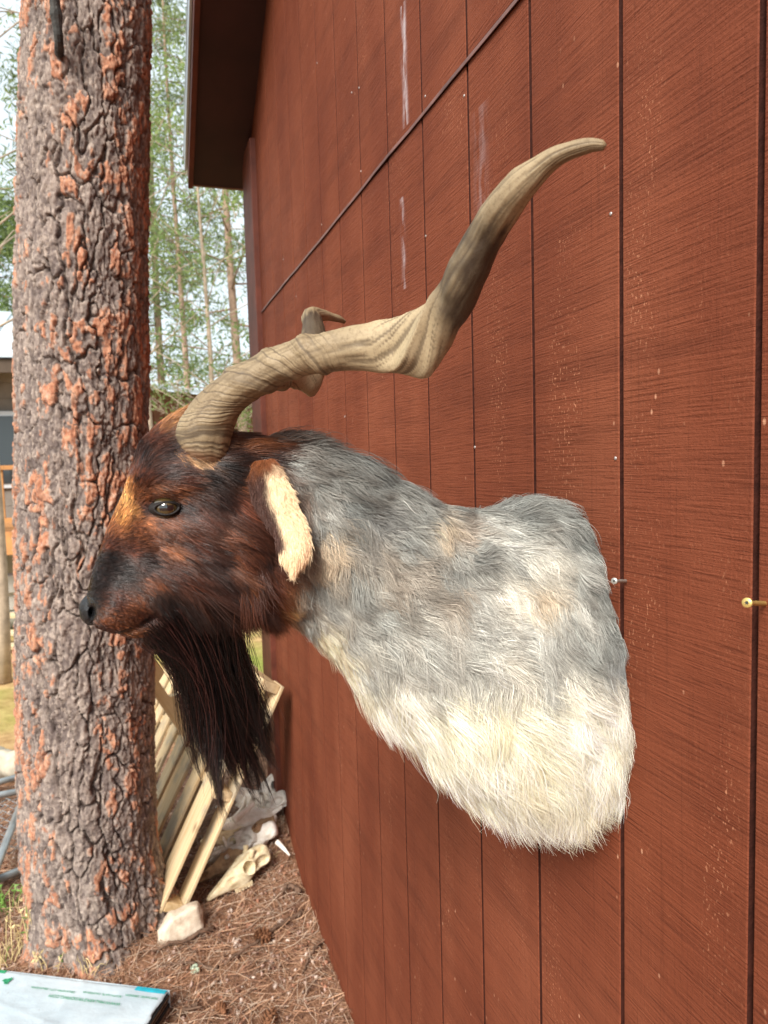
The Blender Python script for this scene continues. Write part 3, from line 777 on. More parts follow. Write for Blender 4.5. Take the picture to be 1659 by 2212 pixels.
def make_goat():
    root = empty('goat_shoulder_mount', (D_WALL, YC, 1.25))
    tag(root, 'taxidermy goat shoulder mount with brown face, grey neck and long horns on the red wall', 'goat mount')
    inv = Matrix.Translation(-Vector(root.location))
    V, NS = goat_surface()
    V, mouth = sculpt(V)
    nr = V.shape[0]
    F = grid_faces(nr, NS, True)
    px, py, _ = near_pix(V)
    fx, fy = px.ravel(), py.ravel()
    _, L, C = chart(fx, fy)
    Vf = V.reshape(-1, 3)
    C = C * np.where(fx < zf(1250, 0)[0], .55, .97)[:, None]
    # nose leather, lips, eyelid skin
    def blob(zx, zy, sx, sy, ang=0.):
        cx, cy = zf(zx, zy); dx, dy = fx - cx, fy - cy; c, s = math.cos(ang), math.sin(ang)
        return np.hypot((dx * c + dy * s) / (sx * .3255), (-dx * s + dy * c) / (sy * .3255))
    nose = sstep(1.15, .85, blob(85, 1640, 62, 105, -.12))
    lid = sstep(1.3, .9, blob(606, 962, 118, 70, .05))
    bare = np.clip(np.maximum(np.maximum(nose, lid), sstep(.2, .6, mouth.ravel())), 0, 1)
    C = C * (1 - bare[:, None]) + np.array([.011, .011, .012]) * bare[:, None]
    # normals on the grid
    du = np.gradient(V, axis=0); dv = np.roll(V, -1, 1) - np.roll(V, 1, 1)
    Nn = np.cross(dv, du); Nn /= np.linalg.norm(Nn, axis=2)[..., None] + 1e-12
    ctr = V.mean(1, keepdims=True)
    if np.sum((V - ctr) * Nn) < 0: Nn = -Nn; F = F[:, ::-1].copy()
    # close nose and back
    tipc = V[-1].mean(0); backc = V[0].mean(0)
    VV = np.vstack([Vf, tipc, backc]); CC = np.vstack([C, [.011, .011, .012], [.3, .3, .3]])
    bb = np.append(bare, [1, 0])
    FF = [tuple(f) for f in F] + [((nr - 1) * NS + k, (nr - 1) * NS + (k + 1) % NS, nr * NS) for k in range(NS)]
    t = NT('goat_hide'); c = t.attr('col'); b = t.attr('bare', 'Fac')
    nb = t.noise(t.obj(), 420, 3)
    m = t.fin(c, t.mix(b, (.85, .85, .85), t.ramp(nb, [(.3, .16), (.7, .34)])), t.bump(t.voro(t.obj(), 500), .5, .0012), .4)
    me = new_mesh('hide', VV, FF, m, True, CC, {'bare': bb})
    wpart('hide', me, root)
    # ---------------- coat
    fur_light = coat_material('coat_fibre')
    fur_dark = coat_material('face_fibre', .33, .42)
    near = Vf[:, 1] <= YC + .002
    ifx = fx < zf(1250, 0)[0] - (fy - zf(0, 500)[1]) * 0.02
    rg = np.random.default_rng(11)
    ex = blob(606, 962, 110, 62, .05)
    keep_v = sstep(.95, 1.25, ex) * (1 - nose) * (1 - sstep(.12, .4, mouth.ravel()))
    dens_face = near * ifx * keep_v * (1 + .8 * sstep(zf(700, 0)[0], zf(300, 0)[0], fx))
    dens_neck = near * (~ifx) * (Vf[:, 0] < D_WALL - .003) * 1.0
    Nf = Nn.reshape(-1, 3)
    def coat(name, n, dens, mat, r0, K, lmul=1.0, gain=1.0, **kw):
        i, tri, u, v = sample_mesh(Vf, F, n, dens, rg)
        w0, w1, w2 = (1 - u - v)[:, None], u[:, None], v[:, None]
        def ip(a): return a[tri[i, 0]] * w0 + a[tri[i, 1]] * w1 + a[tri[i, 2]] * w2
        P = ip(Vf); N = ip(Nf); N /= np.linalg.norm(N, axis=1)[:, None]
        qx, qy, _ = proj(P)
        Dp, Lh, Ch = chart(qx, qy); Ch = Ch * gain
        zx_, zy_ = (qx - 162) / .3255, (qy - 783) / .3255
        Lh = Lh * (1 + (lmul - 1) * (sstep(430, 820, zx_) * sstep(1650, 1450, zy_) if 'face' in name else sstep(1780, 1600, qy)))
        cr = 1 + .45 * sstep(.55, .95, N[:, 2]) * sstep(500, 540, qx) * sstep(900, 720, qx) + .4 * sstep(.4, .9, N[:, 2]) * sstep(1060, 1120, qx)
        Q, Ch = grow(P, N, Dp, Lh * (1 + .25 * (cr - 1)), Ch, K=K, crest=cr, **kw)
        # mirrored, thinner, on the far side
        k = rg.random(n) < .55
        Q2 = Q[k].copy(); Q2[..., 1] = 2 * YC - Q2[..., 1]
        Q = np.concatenate([Q, Q2]); Ch = np.concatenate([Ch, Ch[k]])
        Q[..., 0] = np.minimum(Q[..., 0], D_WALL - .0015 - .0004 * rg.random((len(Q), 1)))
        s = np.linspace(0, 1, K)[None]
        R = r0 * rg.uniform(.7, 1.25, (len(Q), 1)) * (1 - .85 * s ** 1.7)
        return hair_object(name, Q, R, Ch, mat, root, inv)
    coat('neck_hair', 62000, dens_neck, fur_light, .00030, 9, clump_n=3800, clump=.70, lift=.33, grav=.15, wave=.26, seed=3, lmul=1.32, cj=.13)
    coat('face_hair', 52000, dens_face, fur_dark, .00032, 7, clump_n=6500, clump=.6, lift=.17, grav=.10, wave=.05, seed=4, jit=.09, cj=.38, lmul=1.75, gain=np.array([.74, .66, .61]))
    # ---------------- beard: long straight locks hanging from the jaw
    G = [[(330, 1352), (358, 1394), (400, 1452), (430, 1530), (440, 1610), (446, 1660)], [(352, 1305), (392, 1368), (428, 1450), (450, 1540), (468, 1620), (482, 1682)],
         [(395, 1300), (430, 1365), (462, 1450), (484, 1540), (506, 1630), (532, 1700)], [(440, 1300), (462, 1370), (486, 1450), (512, 1530), (538, 1600), (562, 1655)],
         [(490, 1305), (500, 1372), (518, 1445), (544, 1515), (566, 1570), (590, 1612)], [(354, 1362), (368, 1396), (388, 1434), (412, 1490), (430, 1550), (436, 1590)]]
    K = 14; n = 6000
    GP = []
    for g in G:
        GP.append(catmull(np.array([at(x, y, YC) for x, y in g]), K))
    GP = np.array(GP)
    NLK = 46
    la = np.sort(rg.random(NLK)) * (len(G) - 2.001); lock = rg.integers(0, NLK, n)
    spread_a = np.clip(la[lock] + rg.normal(0, .8, n), 0, len(G) - 2.001)
    sp = np.linspace(0, 1, K)[None, :, None]
    def path(av):
        i = np.floor(av).astype(int); f = (av - i)[:, None, None]
        return GP[i] * (1 - f) + GP[i + 1] * f
    Q = path(spread_a) * (1 - sp ** .8) + path(la[lock]) * sp ** .8
    lo = rg.normal(0, 1, (NLK, 3)) * np.array([.007, .014, .008])
    rootoff = rg.normal(0, 1, (n, 3)) * np.array([.008, .022, .008])
    Q = Q + rootoff[:, None] * (1 - sp) ** .7 + lo[lock][:, None] * sp * 1.2 + rg.normal(0, 1, (n, 1, 3)) * np.array([.0026, .004, .002]) * sp * (1.7 - 1.5 * sp)
    ln = (.60 + .45 * rg.random((n, 1, 1)) ** .6) * (1 + .13 * rg.normal(0, 1, NLK)[lock][:, None, None])
    Q = Q[:, :1] + (Q - Q[:, :1]) * ln
    ph = rg.random((NLK, 1, 1))[lock] * 6.28
    Q = Q + np.array([.010, .004, 0]) * np.sin(sp * 5.5 + ph) * sp
    # thin stray ends curl away
    st = rg.random(n) < .10
    Q[st] = Q[st] + rg.normal(0, .009, (st.sum(), 1, 3)) * (sp ** 2)
    Cb = np.where(rg.random((n, 1)) < .22, lin((58, 32, 28)), lin((13, 11, 12))) * np.exp(rg.normal(0, .25, (n, 1)))
    s1 = np.linspace(0, 1, K)[None]
    hair_object('beard', Q, .00026 * rg.uniform(.7, 1.3, (n, 1)) * (1 - .8 * s1 ** 2), Cb, fur_dark, root, inv)
    # ---------------- nose leather with the two nostrils
    c0 = at(*zf(104, 1642), YC); NA_, NB_ = 60, 90
    th_ = np.linspace(0, np.pi, NA_)[:, None]; ph_ = np.linspace(0, 2 * np.pi, NB_, endpoint=False)[None]
    U = np.stack([np.sin(th_) * np.cos(ph_), np.cos(th_) + 0 * ph_, np.sin(th_) * np.sin(ph_)], -1)
    rad3 = np.array([.0128, .0245, .0172])
    W = U * rad3; W[..., 0] += .28 * W[..., 2] * 0 + .10 * np.abs(W[..., 1])
    wx = c0 + W; ppx, ppy, _ = near_pix(wx)
    kx, ky = (ppx - zf(112, 1662)[0]) / (24 * .3255), (ppy - zf(112, 1662)[1]) / (40 * .3255)
    pit = sstep(1.15, .45, np.hypot(kx * .9 + ky * .35, ky * .9 - kx * .3)) * sstep(.3, .6, np.abs(U[..., 1]))
    W = W * (1 - .55 * pit[..., None]) + (.0006 * fbm(wx * 260, 2, 5))[..., None] * U
    sep_ = np.exp(-(W[..., 1] / .0022) ** 2) * (U[..., 0] < -.2); W[..., 0] += sep_ * .0016
    t = NT('nose_leather'); nn_ = t.voro(t.obj(), 700); t.fin(t.ramp(t.noise(t.obj(), 60, 3), [(.3, (.010, .010, .011)), (.7, (.026, .026, .028))]), t.ramp(nn_, [(.0, .34), (.6, .5)]), t.bump(nn_, .6, .0010), .3)
    wpart('nose', new_mesh('nose', (c0 + W).reshape(-1, 3), grid_faces(NA_, NB_, True), t.m, True), root)
    # ---------------- eyes
    for sg in (-1, 1):
        c = at(*zf(606, 962), YC - EYE_Y); c[1] = YC + sg * (YC - c[1])
        eye = MB(); NR, NSg = 26, 40; rE = .0158
        Vv, ring = [], []
        for a_ in range(NR + 1):
            th = math.pi * .55 * a_ / NR
            for b_ in range(NSg):
                ph_ = 2 * math.pi * b_ / NSg
                bul = 1 + .06 * math.exp(-(th / .45) ** 2)
                Vv.append(c + rE * bul * np.array([math.sin(th) * math.cos(ph_), sg * math.cos(th), math.sin(th) * math.sin(ph_)]))
        Vv = np.array(Vv)
        loc = (Vv - c) / rE
        rr = np.hypot(loc[:, 0], loc[:, 2])
        iris = np.where((rr < .93)[:, None], lin((74, 60, 34)), lin((26, 22, 18)))
        iris = iris * (1 - .55 * sstep(.55, .93, rr))[:, None]
        pup = (np.abs(loc[:, 2] - .02) < .20) & (np.abs(loc[:, 0]) < .46)
        iris[pup] = (.006, .006, .007)
        fE = grid_faces(NR + 1, NSg, True)
        if sg > 0: fE = fE[:, ::-1].copy()
        t = NT('goat_eye'); t.fin(t.attr('col'), .05, None, .8); t.b.inputs['Coat Weight'].default_value = 1.0; t.b.inputs['Coat Roughness'].default_value = .02
        e = wpart('eye', new_mesh('eye', Vv, fE, t.m, True, iris), root)
        # lids: almond ring of black skin round the eyeball
        lid_m = simple('eyelid_skin', (.016, .013, .012), .6, .25, 0, .3, 90, .4)
        K2 = 44; pts = []
        for k in range(K2):
            a_ = 2 * math.pi * k / K2
            zx = 606 + 76 * math.cos(a_); zy = 960 + (38 if math.sin(a_) > 0 else 29) * math.sin(a_) - 5 * math.cos(a_)
            pts.append(at(*zf(zx, zy), YC - EYE_Y))
        pts = np.array(pts); mid = pts.mean(0)
        out_r = (pts - mid); out_r /= np.linalg.norm(out_r, axis=1)[:, None]
        prof = [(-.0010, -.0115), (-.0002, -.0150), (.0016, -.0160), (.0024, -.0148), (.0042, -.0118), (.0068, -.0060)]
        LV = []
        for (ro, yo) in prof:
            q = pts + out_r * ro
            rr_ = np.hypot(q[:, 0] - mid[0], q[:, 2] - mid[2])
            q[:, 1] = c[1] * 0 + (YC - EYE_Y) + yo + np.clip(rr_ - .008, 0, 1) * .45
            LV.append(q)
        LV = np.array(LV)
        if sg > 0: LV[..., 1] = 2 * YC - LV[..., 1]
        link('eyelid', new_mesh('eyelid', LV.reshape(-1, 3), grid_faces(len(prof), K2, True), lid_m, True), e)
    # ---------------- ears
    ear_pts = [(1200, 655, 1300, 640), (1168, 740, 1350, 700), (1165, 830, 1400, 780), (1185, 930, 1445, 880), (1235, 1020, 1490, 990), (1292, 1100, 1530, 1080), (1330, 1170, 1552, 1160), (1352, 1240, 1556, 1230), (1372, 1300, 1540, 1290), (1400, 1345, 1508, 1340), (1435, 1372, 1470, 1374)]
    E_ = catmull(np.array(ear_pts, float), 40); NW = 26
    lv = np.linspace(0, 1, 40); wv = np.linspace(0, 1, NW)
    for sg in (-1, 1):
        VE = np.zeros((40, NW, 3)); CE = np.zeros((40, NW, 3))
        for a_ in range(40):
            yb_ = .076 + .050 * math.sin(min(1, lv[a_] * 1.3) * 1.35)
            for b_ in range(NW):
                s_ = wv[b_]
                zx = E_[a_, 0] * (1 - s_) + E_[a_, 2] * s_; zy = E_[a_, 1] * (1 - s_) + E_[a_, 3] * s_
                cup = .016 * (1 - (2 * s_ - 1) ** 2) * (1 - .3 * lv[a_])
                VE[a_, b_] = at(*zf(zx, zy), YC - yb_ + .014 - cup - .010 * (s_ - .5))
        S_, L_ = np.meshgrid(wv, lv)
        nzv = fbm(np.stack([S_ * 6, L_ * 14, 0 * S_], -1), 3, 77)
        edge_s = .50 - .16 * sstep(.0, .3, L_) + .07 * np.sin(L_ * 9) + .07 * nzv - 1.6 * sstep(.60, .95, L_)
        dk = sstep(.10, -.06, S_ - edge_s)
        CE = lin((240, 214, 176)) * (1 - dk[..., None]) + lin((74, 46, 36)) * dk[..., None]
        topb = sstep(.16, .02, L_ + .04 * nzv); CE = CE * (1 - topb[..., None]) + lin((120, 70, 40)) * topb[..., None]
        th = .0022
        du = np.gradient(VE, axis=0); dv = np.gradient(VE, axis=1); NE = np.cross(du, dv); NE /= np.linalg.norm(NE, axis=2)[..., None]
        if NE[..., 1].mean() > 0: NE = -NE
        rim = (np.minimum(S_, 1 - S_) * 8).clip(0, 1)[..., None] ** .5 * (np.minimum(L_ * 20, (1 - L_) * 14)).clip(0, 1)[..., None]
        VB = VE - NE * th * (.15 + rim)
        allV = np.concatenate([(VE + NE * th * .2).reshape(-1, 3), VB.reshape(-1, 3)])
        f1_ = grid_faces(40, NW); f2_ = f1_[:, ::-1] + 40 * NW
        per = [b for b in range(NW)] + [a * NW + NW - 1 for a in range(1, 40)] + [39 * NW + b for b in range(NW - 2, -1, -1)] + [a * NW for a in range(38, 0, -1)]
        fs = np.array([[per[k], per[(k + 1) % len(per)], per[(k + 1) % len(per)] + 40 * NW, per[k] + 40 * NW] for k in range(len(per))])
        if sg > 0: allV[:, 1] = 2 * YC - allV[:, 1]
        te = NT('ear_skin'); me_ = te.fin(te.attr('col'), .8, None, .2)
        eo = wpart('ear', new_mesh('ear', allV, np.concatenate([f1_, f2_, fs]), me_, True, np.concatenate([CE.reshape(-1, 3), CE.reshape(-1, 3) * .8])), root)
        # short sleek hair on the ear
        n = 9500
        ai, bi = rg.random(n) * 38.98, rg.random(n) * (NW - 1.02)
        a0, b0 = ai.astype(int), bi.astype(int); fa, fb = (ai - a0)[:, None], (bi - b0)[:, None]
        def ipe(A): return A[a0, b0] * (1 - fa) * (1 - fb) + A[a0 + 1, b0] * fa * (1 - fb) + A[a0, b0 + 1] * (1 - fa) * fb + A[a0 + 1, b0 + 1] * fa * fb
        P_ = ipe(VE); N_ = ipe(NE); Ce = ipe(CE); D_ = ipe(du); D_ /= np.linalg.norm(D_, axis=1)[:, None]
        D_ = D_ + rg.normal(0, .16, (n, 3)) + .25 * np.stack([vnoise(P_ * 90, 1), 0 * ai, vnoise(P_ * 90, 2)], -1); Lh = rg.uniform(.006, .013, n)
        s3 = np.linspace(0, 1, 4)[None, :, None]
        Q = P_[:, None] + N_[:, None] * (.0006 + rg.uniform(.0008, .0026, (n, 1, 1)) * np.sin(s3 * 2.2)) + D_[:, None] * s3 * Lh[:, None, None]
        if sg > 0: Q[..., 1] = 2 * YC - Q[..., 1]
        hair_object('ear_hair', Q, .00022 * (1 - .8 * s3[..., 0] ** 2) * np.ones((n, 1)), Ce * np.exp(rg.normal(.08, .13, (n, 1))), fur_light, eo, None)
    # ---------------- horns
    # upper and lower outline of the horn with its distance: it sweeps out sideways as it rises
    hp = [(382, 985, 492, 1005), (376, 945, 494, 965), (395, 898, 512, 900), (436, 846, 545, 866), (492, 802, 590, 840), (558, 764, 640, 817), (620, 740, 682, 805), (680, 722, 718, 802), (741, 708, 765, 800), (800, 697, 816, 803),
          (850, 685, 864, 809), (888, 672, 900, 817), (918, 657, 926, 812), (942, 638, 949, 778), (958, 616, 969, 742), (973, 590, 991, 705), (989, 550, 1012, 668), (1012, 500, 1043, 606), (1040, 454, 1072, 542), (1088, 392, 1112, 476), (1141, 346, 1160, 412), (1205, 314, 1210, 359), (1268, 300, 1268, 331), (1303, 303, 1303, 324)]
    Yt = [.843, .840, .836, .828, .817, .804, .789, .772, .754, .735, .718, .703, .691, .680, .669, .657, .642, .623, .604, .574, .548, .525, .508, .500]
    H = []
    for (x0, y0, x1, y1), Y in zip(hp, Yt):
        H.append(list(at(x0, y0, Y)) + list(at(x1, y1, Y)))
    NL, NC = 1050, 72
    H = catmull(np.array(H), NL); P = (H[:, :3] + H[:, 3:]) / 2; Uv = (H[:, :3] - H[:, 3:]) / 2; Rr = np.linalg.norm(Uv, axis=1); Uv /= Rr[:, None]
    seg = np.linalg.norm(np.diff(P, axis=0), axis=1); arc = np.concatenate([[0], np.cumsum(seg)]); T1 = arc / arc[-1]
    Tg = np.gradient(P, axis=0); Tg /= np.linalg.norm(Tg, axis=1)[:, None]
    ang = np.linspace(0, 2 * np.pi, NC, endpoint=False)
    view = np.array([0, -1.0, 0])
    VH = np.zeros((NL, NC, 3)); tw = np.zeros((NL, NC)); aw = np.zeros((NL, NC))
    # the keel winds round the core: down the underside first, across the near face at the bend, then behind
    keel = np.interp(T1, [0, .36, .46, .50, .54, .58, .64, 1.0], [3.14, 3.14, 3.05, 2.55, 1.85, 1.15, .45, .2])
    keel_amt = np.interp(T1, [0, .38, .47, .53, .60, .68, 1.0], [.03, .05, .16, .24, .16, .05, .0])
    depth = np.interp(T1, [0, .3, .42, .50, .58, .7, 1], [.95, .9, .62, .42, .55, .85, 1.0])
    for i in range(NL):
        t_ = Tg[i]; u_ = Uv[i]; v_ = np.cross(u_, t_); v_ /= np.linalg.norm(v_)
        if v_ @ view < 0: v_ = -v_
        da = np.angle(np.exp(1j * (ang - keel[i])))
        cu_, su_ = np.cos(ang), np.sin(ang)
        bump_ = keel_amt[i] * (np.exp(-np.abs(da / .30) ** 1.3) - .55 * np.exp(-((np.abs(da) - .85) / .45) ** 2))
        VH[i] = P[i] + Rr[i] * ((cu_ * (1 + .25 * bump_ * np.abs(cu_)))[:, None] * u_ + (depth[i] * su_ + bump_ * np.abs(su_) * np.sign(su_))[:, None] * v_)
        tw[i] = T1[i]; aw[i] = da
    # growth rings and grain
    Sx = arc[:, None] + 0 * ang[None]
    cen = P[:, None]
    nrm = VH - cen; nl = np.linalg.norm(nrm, axis=2)[..., None]; nrm /= nl
    wob = .0035 * fbm(VH * 60, 3, 13) + .010 * np.cos(ang[None] * 1 + 1)
    ridged = np.abs(vnoise(np.stack([(Sx + wob) * 300, 0 * Sx, 0 * Sx + 3], -1), 7))
    ring = (vnoise(np.stack([(Sx + wob) * 520, .4 * np.cos(ang)[None] + 0 * Sx, .4 * np.sin(ang)[None] + 0 * Sx], -1), 5))
    big = vnoise(np.stack([(Sx + wob) * 62, 0 * Sx, 0 * Sx], -1), 19)
    ringamt = np.interp(tw, [0, .20, .34, .40, .6], [1, .95, .8, .12, .0])
    grain = fbm(np.stack([Sx * 20, aw * 7, 0 * Sx], -1), 4, 23)
    dsp = ringamt * (.00060 * ring + .0009 * big) + (.35 + .35 * (1 - ringamt)) * .0007 * grain + .0012 * fbm(VH * 45, 2, 29)
    bulge = .0035 * np.exp(-((tw - .335) / .012) ** 2) + .003 * np.exp(-((tw - .20) / .016) ** 2) + .0025 * np.exp(-((tw - .268) / .012) ** 2)
    VH = VH + nrm * (dsp + bulge)[..., None]
    c_a, c_b, c_c, c_d = lin((158, 140, 110)), lin((120, 102, 76)), lin((60, 47, 36)), lin((188, 170, 136))
    tt = np.clip(.5 + .55 * fbm(VH * np.array([22, 22, 22]), 3, 61) + .25 * grain, 0, 1)[..., None]
    CH_ = c_b * (1 - tt) + c_a * tt
    line = (sstep(.05, .5, -ring) * ringamt * .75)[..., None]; CH_ = CH_ * (1 - line) + c_c * line
    gl = (sstep(.25, .7, -grain) * (.18 + .30 * (1 - ringamt)))[..., None]; CH_ = CH_ * (1 - gl) + c_c * gl
    pl = (sstep(.3, .9, -big) * ringamt * .30)[..., None]; CH_ = CH_ * (1 - pl) + c_c * 1.3 * pl
    hl = (np.exp(-((tw - .50) / .06) ** 2) * sstep(-.5, .4, grain + .3) * .55)[..., None]; CH_ = CH_ * (1 - hl) + c_d * hl
    # dark stained stretch above the bend
    ppx_ = proj(P)[0]; t_a, t_b = T1[np.argmin(np.abs(ppx_ - 972))], T1[np.argmin(np.abs(ppx_ - 1072))]
    stn = np.exp(-((tw - (t_a + t_b) / 2 + .012 * grain + .010 * np.cos(ang)[None]) / ((t_b - t_a) * .52)) ** 6) * np.clip(.95 + .5 * fbm(VH * 35, 3, 67), 0, 1)
    stn = np.clip(stn * 1.1 + .6 * np.exp(-((tw - .80) / .02) ** 2) * sstep(.1, .5, fbm(VH * 30, 3, 68)), 0, .85)[..., None]
    CH_ = CH_ * (1 - stn) + lin((48, 36, 27)) * stn
    bs = sstep(.035, .012, tw)[..., None] * .8; CH_ = CH_ * (1 - bs) + lin((96, 58, 34)) * bs
    th = NT('horn_keratin'); ch = th.attr('col')
    nn = th.noise(th.obj(), 260, 5, .7)
    ch = th.mix(th.ramp(nn, [(.3, .45), (.5, 0.)]), ch, (.09, .06, .035))
    hm = th.fin(ch, th.ramp(nn, [(.3, .75), (.7, .5)]), th.bump(th.noise(th.obj(), 420, 4, .7), .35, .0012), .35)
    for sg in (-1, 1):
        VV = np.concatenate([VH.reshape(-1, 3), [P[-1] + Tg[-1] * .003, P[0]]]).copy()
        FFh = [tuple(f) for f in grid_faces(NL, NC, True)] + [((NL - 1) * NC + k, (NL - 1) * NC + (k + 1) % NC, NL * NC) for k in range(NC)]
        if sg > 0:          # the far horn winds a little tighter than the near one
            VV[:, 1] = 2 * YC - VV[:, 1]
            tq = np.concatenate([tw.ravel(), [1, 0]]); k_ = sstep(.28, .5, tq) * sstep(1.0, .84, tq)
            VV[:, 0] -= .034 * k_; VV[:, 2] += .012 * k_
        o = wpart('horn', new_mesh('horn', VV, FFh, hm, True, np.vstack([CH_.reshape(-1, 3), c_a, c_c])), root)
        bm = bmesh.new(); bm.from_mesh(o.data); bmesh.ops.recalc_face_normals(bm, faces=bm.faces[:]); bm.to_mesh(o.data); bm.free()
make_goat()

# ================================================================== PALLET
def wood(name, a, b, grey, axis=2, gamt=.5):
    t = NT(name); p = t.obj(); r = t.rand()
    s = t.sep(p); sc = [60, 60, 60]; sc[axis] = 3.0
    off = t.math('MULTIPLY', r, 37.0)
    v = t.comb(t.math('ADD', t.math('MULTIPLY', s[0], sc[0]), off), t.math('ADD', t.math('MULTIPLY', s[1], sc[1]), off), t.math('ADD', t.math('MULTIPLY', s[2], sc[2]), off))
    g = t.noise(v, 1.2, 5, .6)
    c = t.ramp(g, [(.3, a), (.7, b)])
    c = t.mix(t.ramp(t.noise(t.comb(t.math('ADD', s[0], off), s[1], t.math('ADD', s[2], off)), 7, 4), [(.50, 0.), (.64, gamt)]), c, grey)
    c = t.mix(t.math('MULTIPLY', r, .35), c, t.mix(1.0, c, (.70, .66, .58), 'MULTIPLY'))
    c = t.mix(t.ramp(t.voro(t.comb(t.math('ADD', s[0], off), s[1], t.math('MULTIPLY', s[2], .6)), 4.5), [(.05, .7), (.09, 0.)]), c, (.12, .06, .03))
    return t.fin(c, .8, t.bump(g, .4, .003), .2)
def make_pallet():
    m = wood('pallet_pine', lin((192, 164, 122)), lin((220, 198, 162)), lin((138, 134, 124)), 2, .65)
    m2 = wood('pallet_stringer', lin((186, 156, 112)), lin((214, 188, 148)), lin((120, 114, 106)), 1, .4)
    A, B = at(397, 1978, 2.78), at(627, 1498, 2.78)
    lean = math.atan2(B[0] - A[0], B[2] - A[2])
    root = empty('wooden_pallet', (A[0] - .004, 2.78, A[2] - .012), (0, lean, math.radians(10.5)))
    tag(root, 'slatted pine pallet leaning against the red wall behind the trunk', 'pallet')
    L = .955; TH = .105
    rg = random.Random(3)
    def part(name, lo, hi, mm, ch=.003):
        mb = MB(); mb.box(lo, hi, ch=ch); return link(name, mb.mesh(name, mm), root)
    # local axes: z up the slope, y away along the wall, x to the wall; the face looks to -x
    y = 0.0
    for i in range(8):
        w = (.13, .092, .09, .095, .092, .09, .092, .12)[i]
        dz = rg.uniform(-.008, .008)
        part('deck_board', (-TH, y + rg.uniform(0, .006), .006 + dz), (-TH + .016, y + w, L + dz), m)
        y += w + (.058, .066, .064, .068, .062, .066, .05, .05)[i]
    W = y - .05
    for i in range(4):
        yy = (0, .32, .62, W - .095)[i]
        part('bottom_board', (-.017, yy, .01), (-.001, yy + .095, L - .005), m)
    for z in (.01, L / 2 - .02, L - .045):
        part('stringer', (-TH + .0165, .004, z), (-.0175, W - .004, z + .038), m2)
    # grey end of the middle stringer
    # notched offcut resting across the slats
    o = empty('notched_board', (0, 0, 0)); bpy.data.objects.remove(o)
    c = at(352, 1490, 3.35)
    pts = [(-.30, -.045), (-.06, -.045), (-.04, -.005), (.05, -.005), (.07, -.045), (.16, -.045), (.16, .045), (-.30, .045)]
    V = [(x, -.018, z) for x, z in pts] + [(x, .018, z) for x, z in pts]; n = len(pts)
    F = [tuple(range(n)), tuple(range(2 * n - 1, n - 1, -1))] + [(i, i + n, (i + 1) % n + n, (i + 1) % n) for i in range(n)]
    nb = link('notched_board', new_mesh('notched_board', V, F, wood('fresh_cut_pine', lin((222, 196, 150)), lin((238, 218, 180)), lin((180, 160, 130)), 0, .3)))
    nb.location = Vector(c); nb.rotation_euler = (0, math.radians(-118), math.radians(12))
    tag(nb, 'short pale notched board resting on the pallet slats beside the trunk', 'board')
make_pallet()

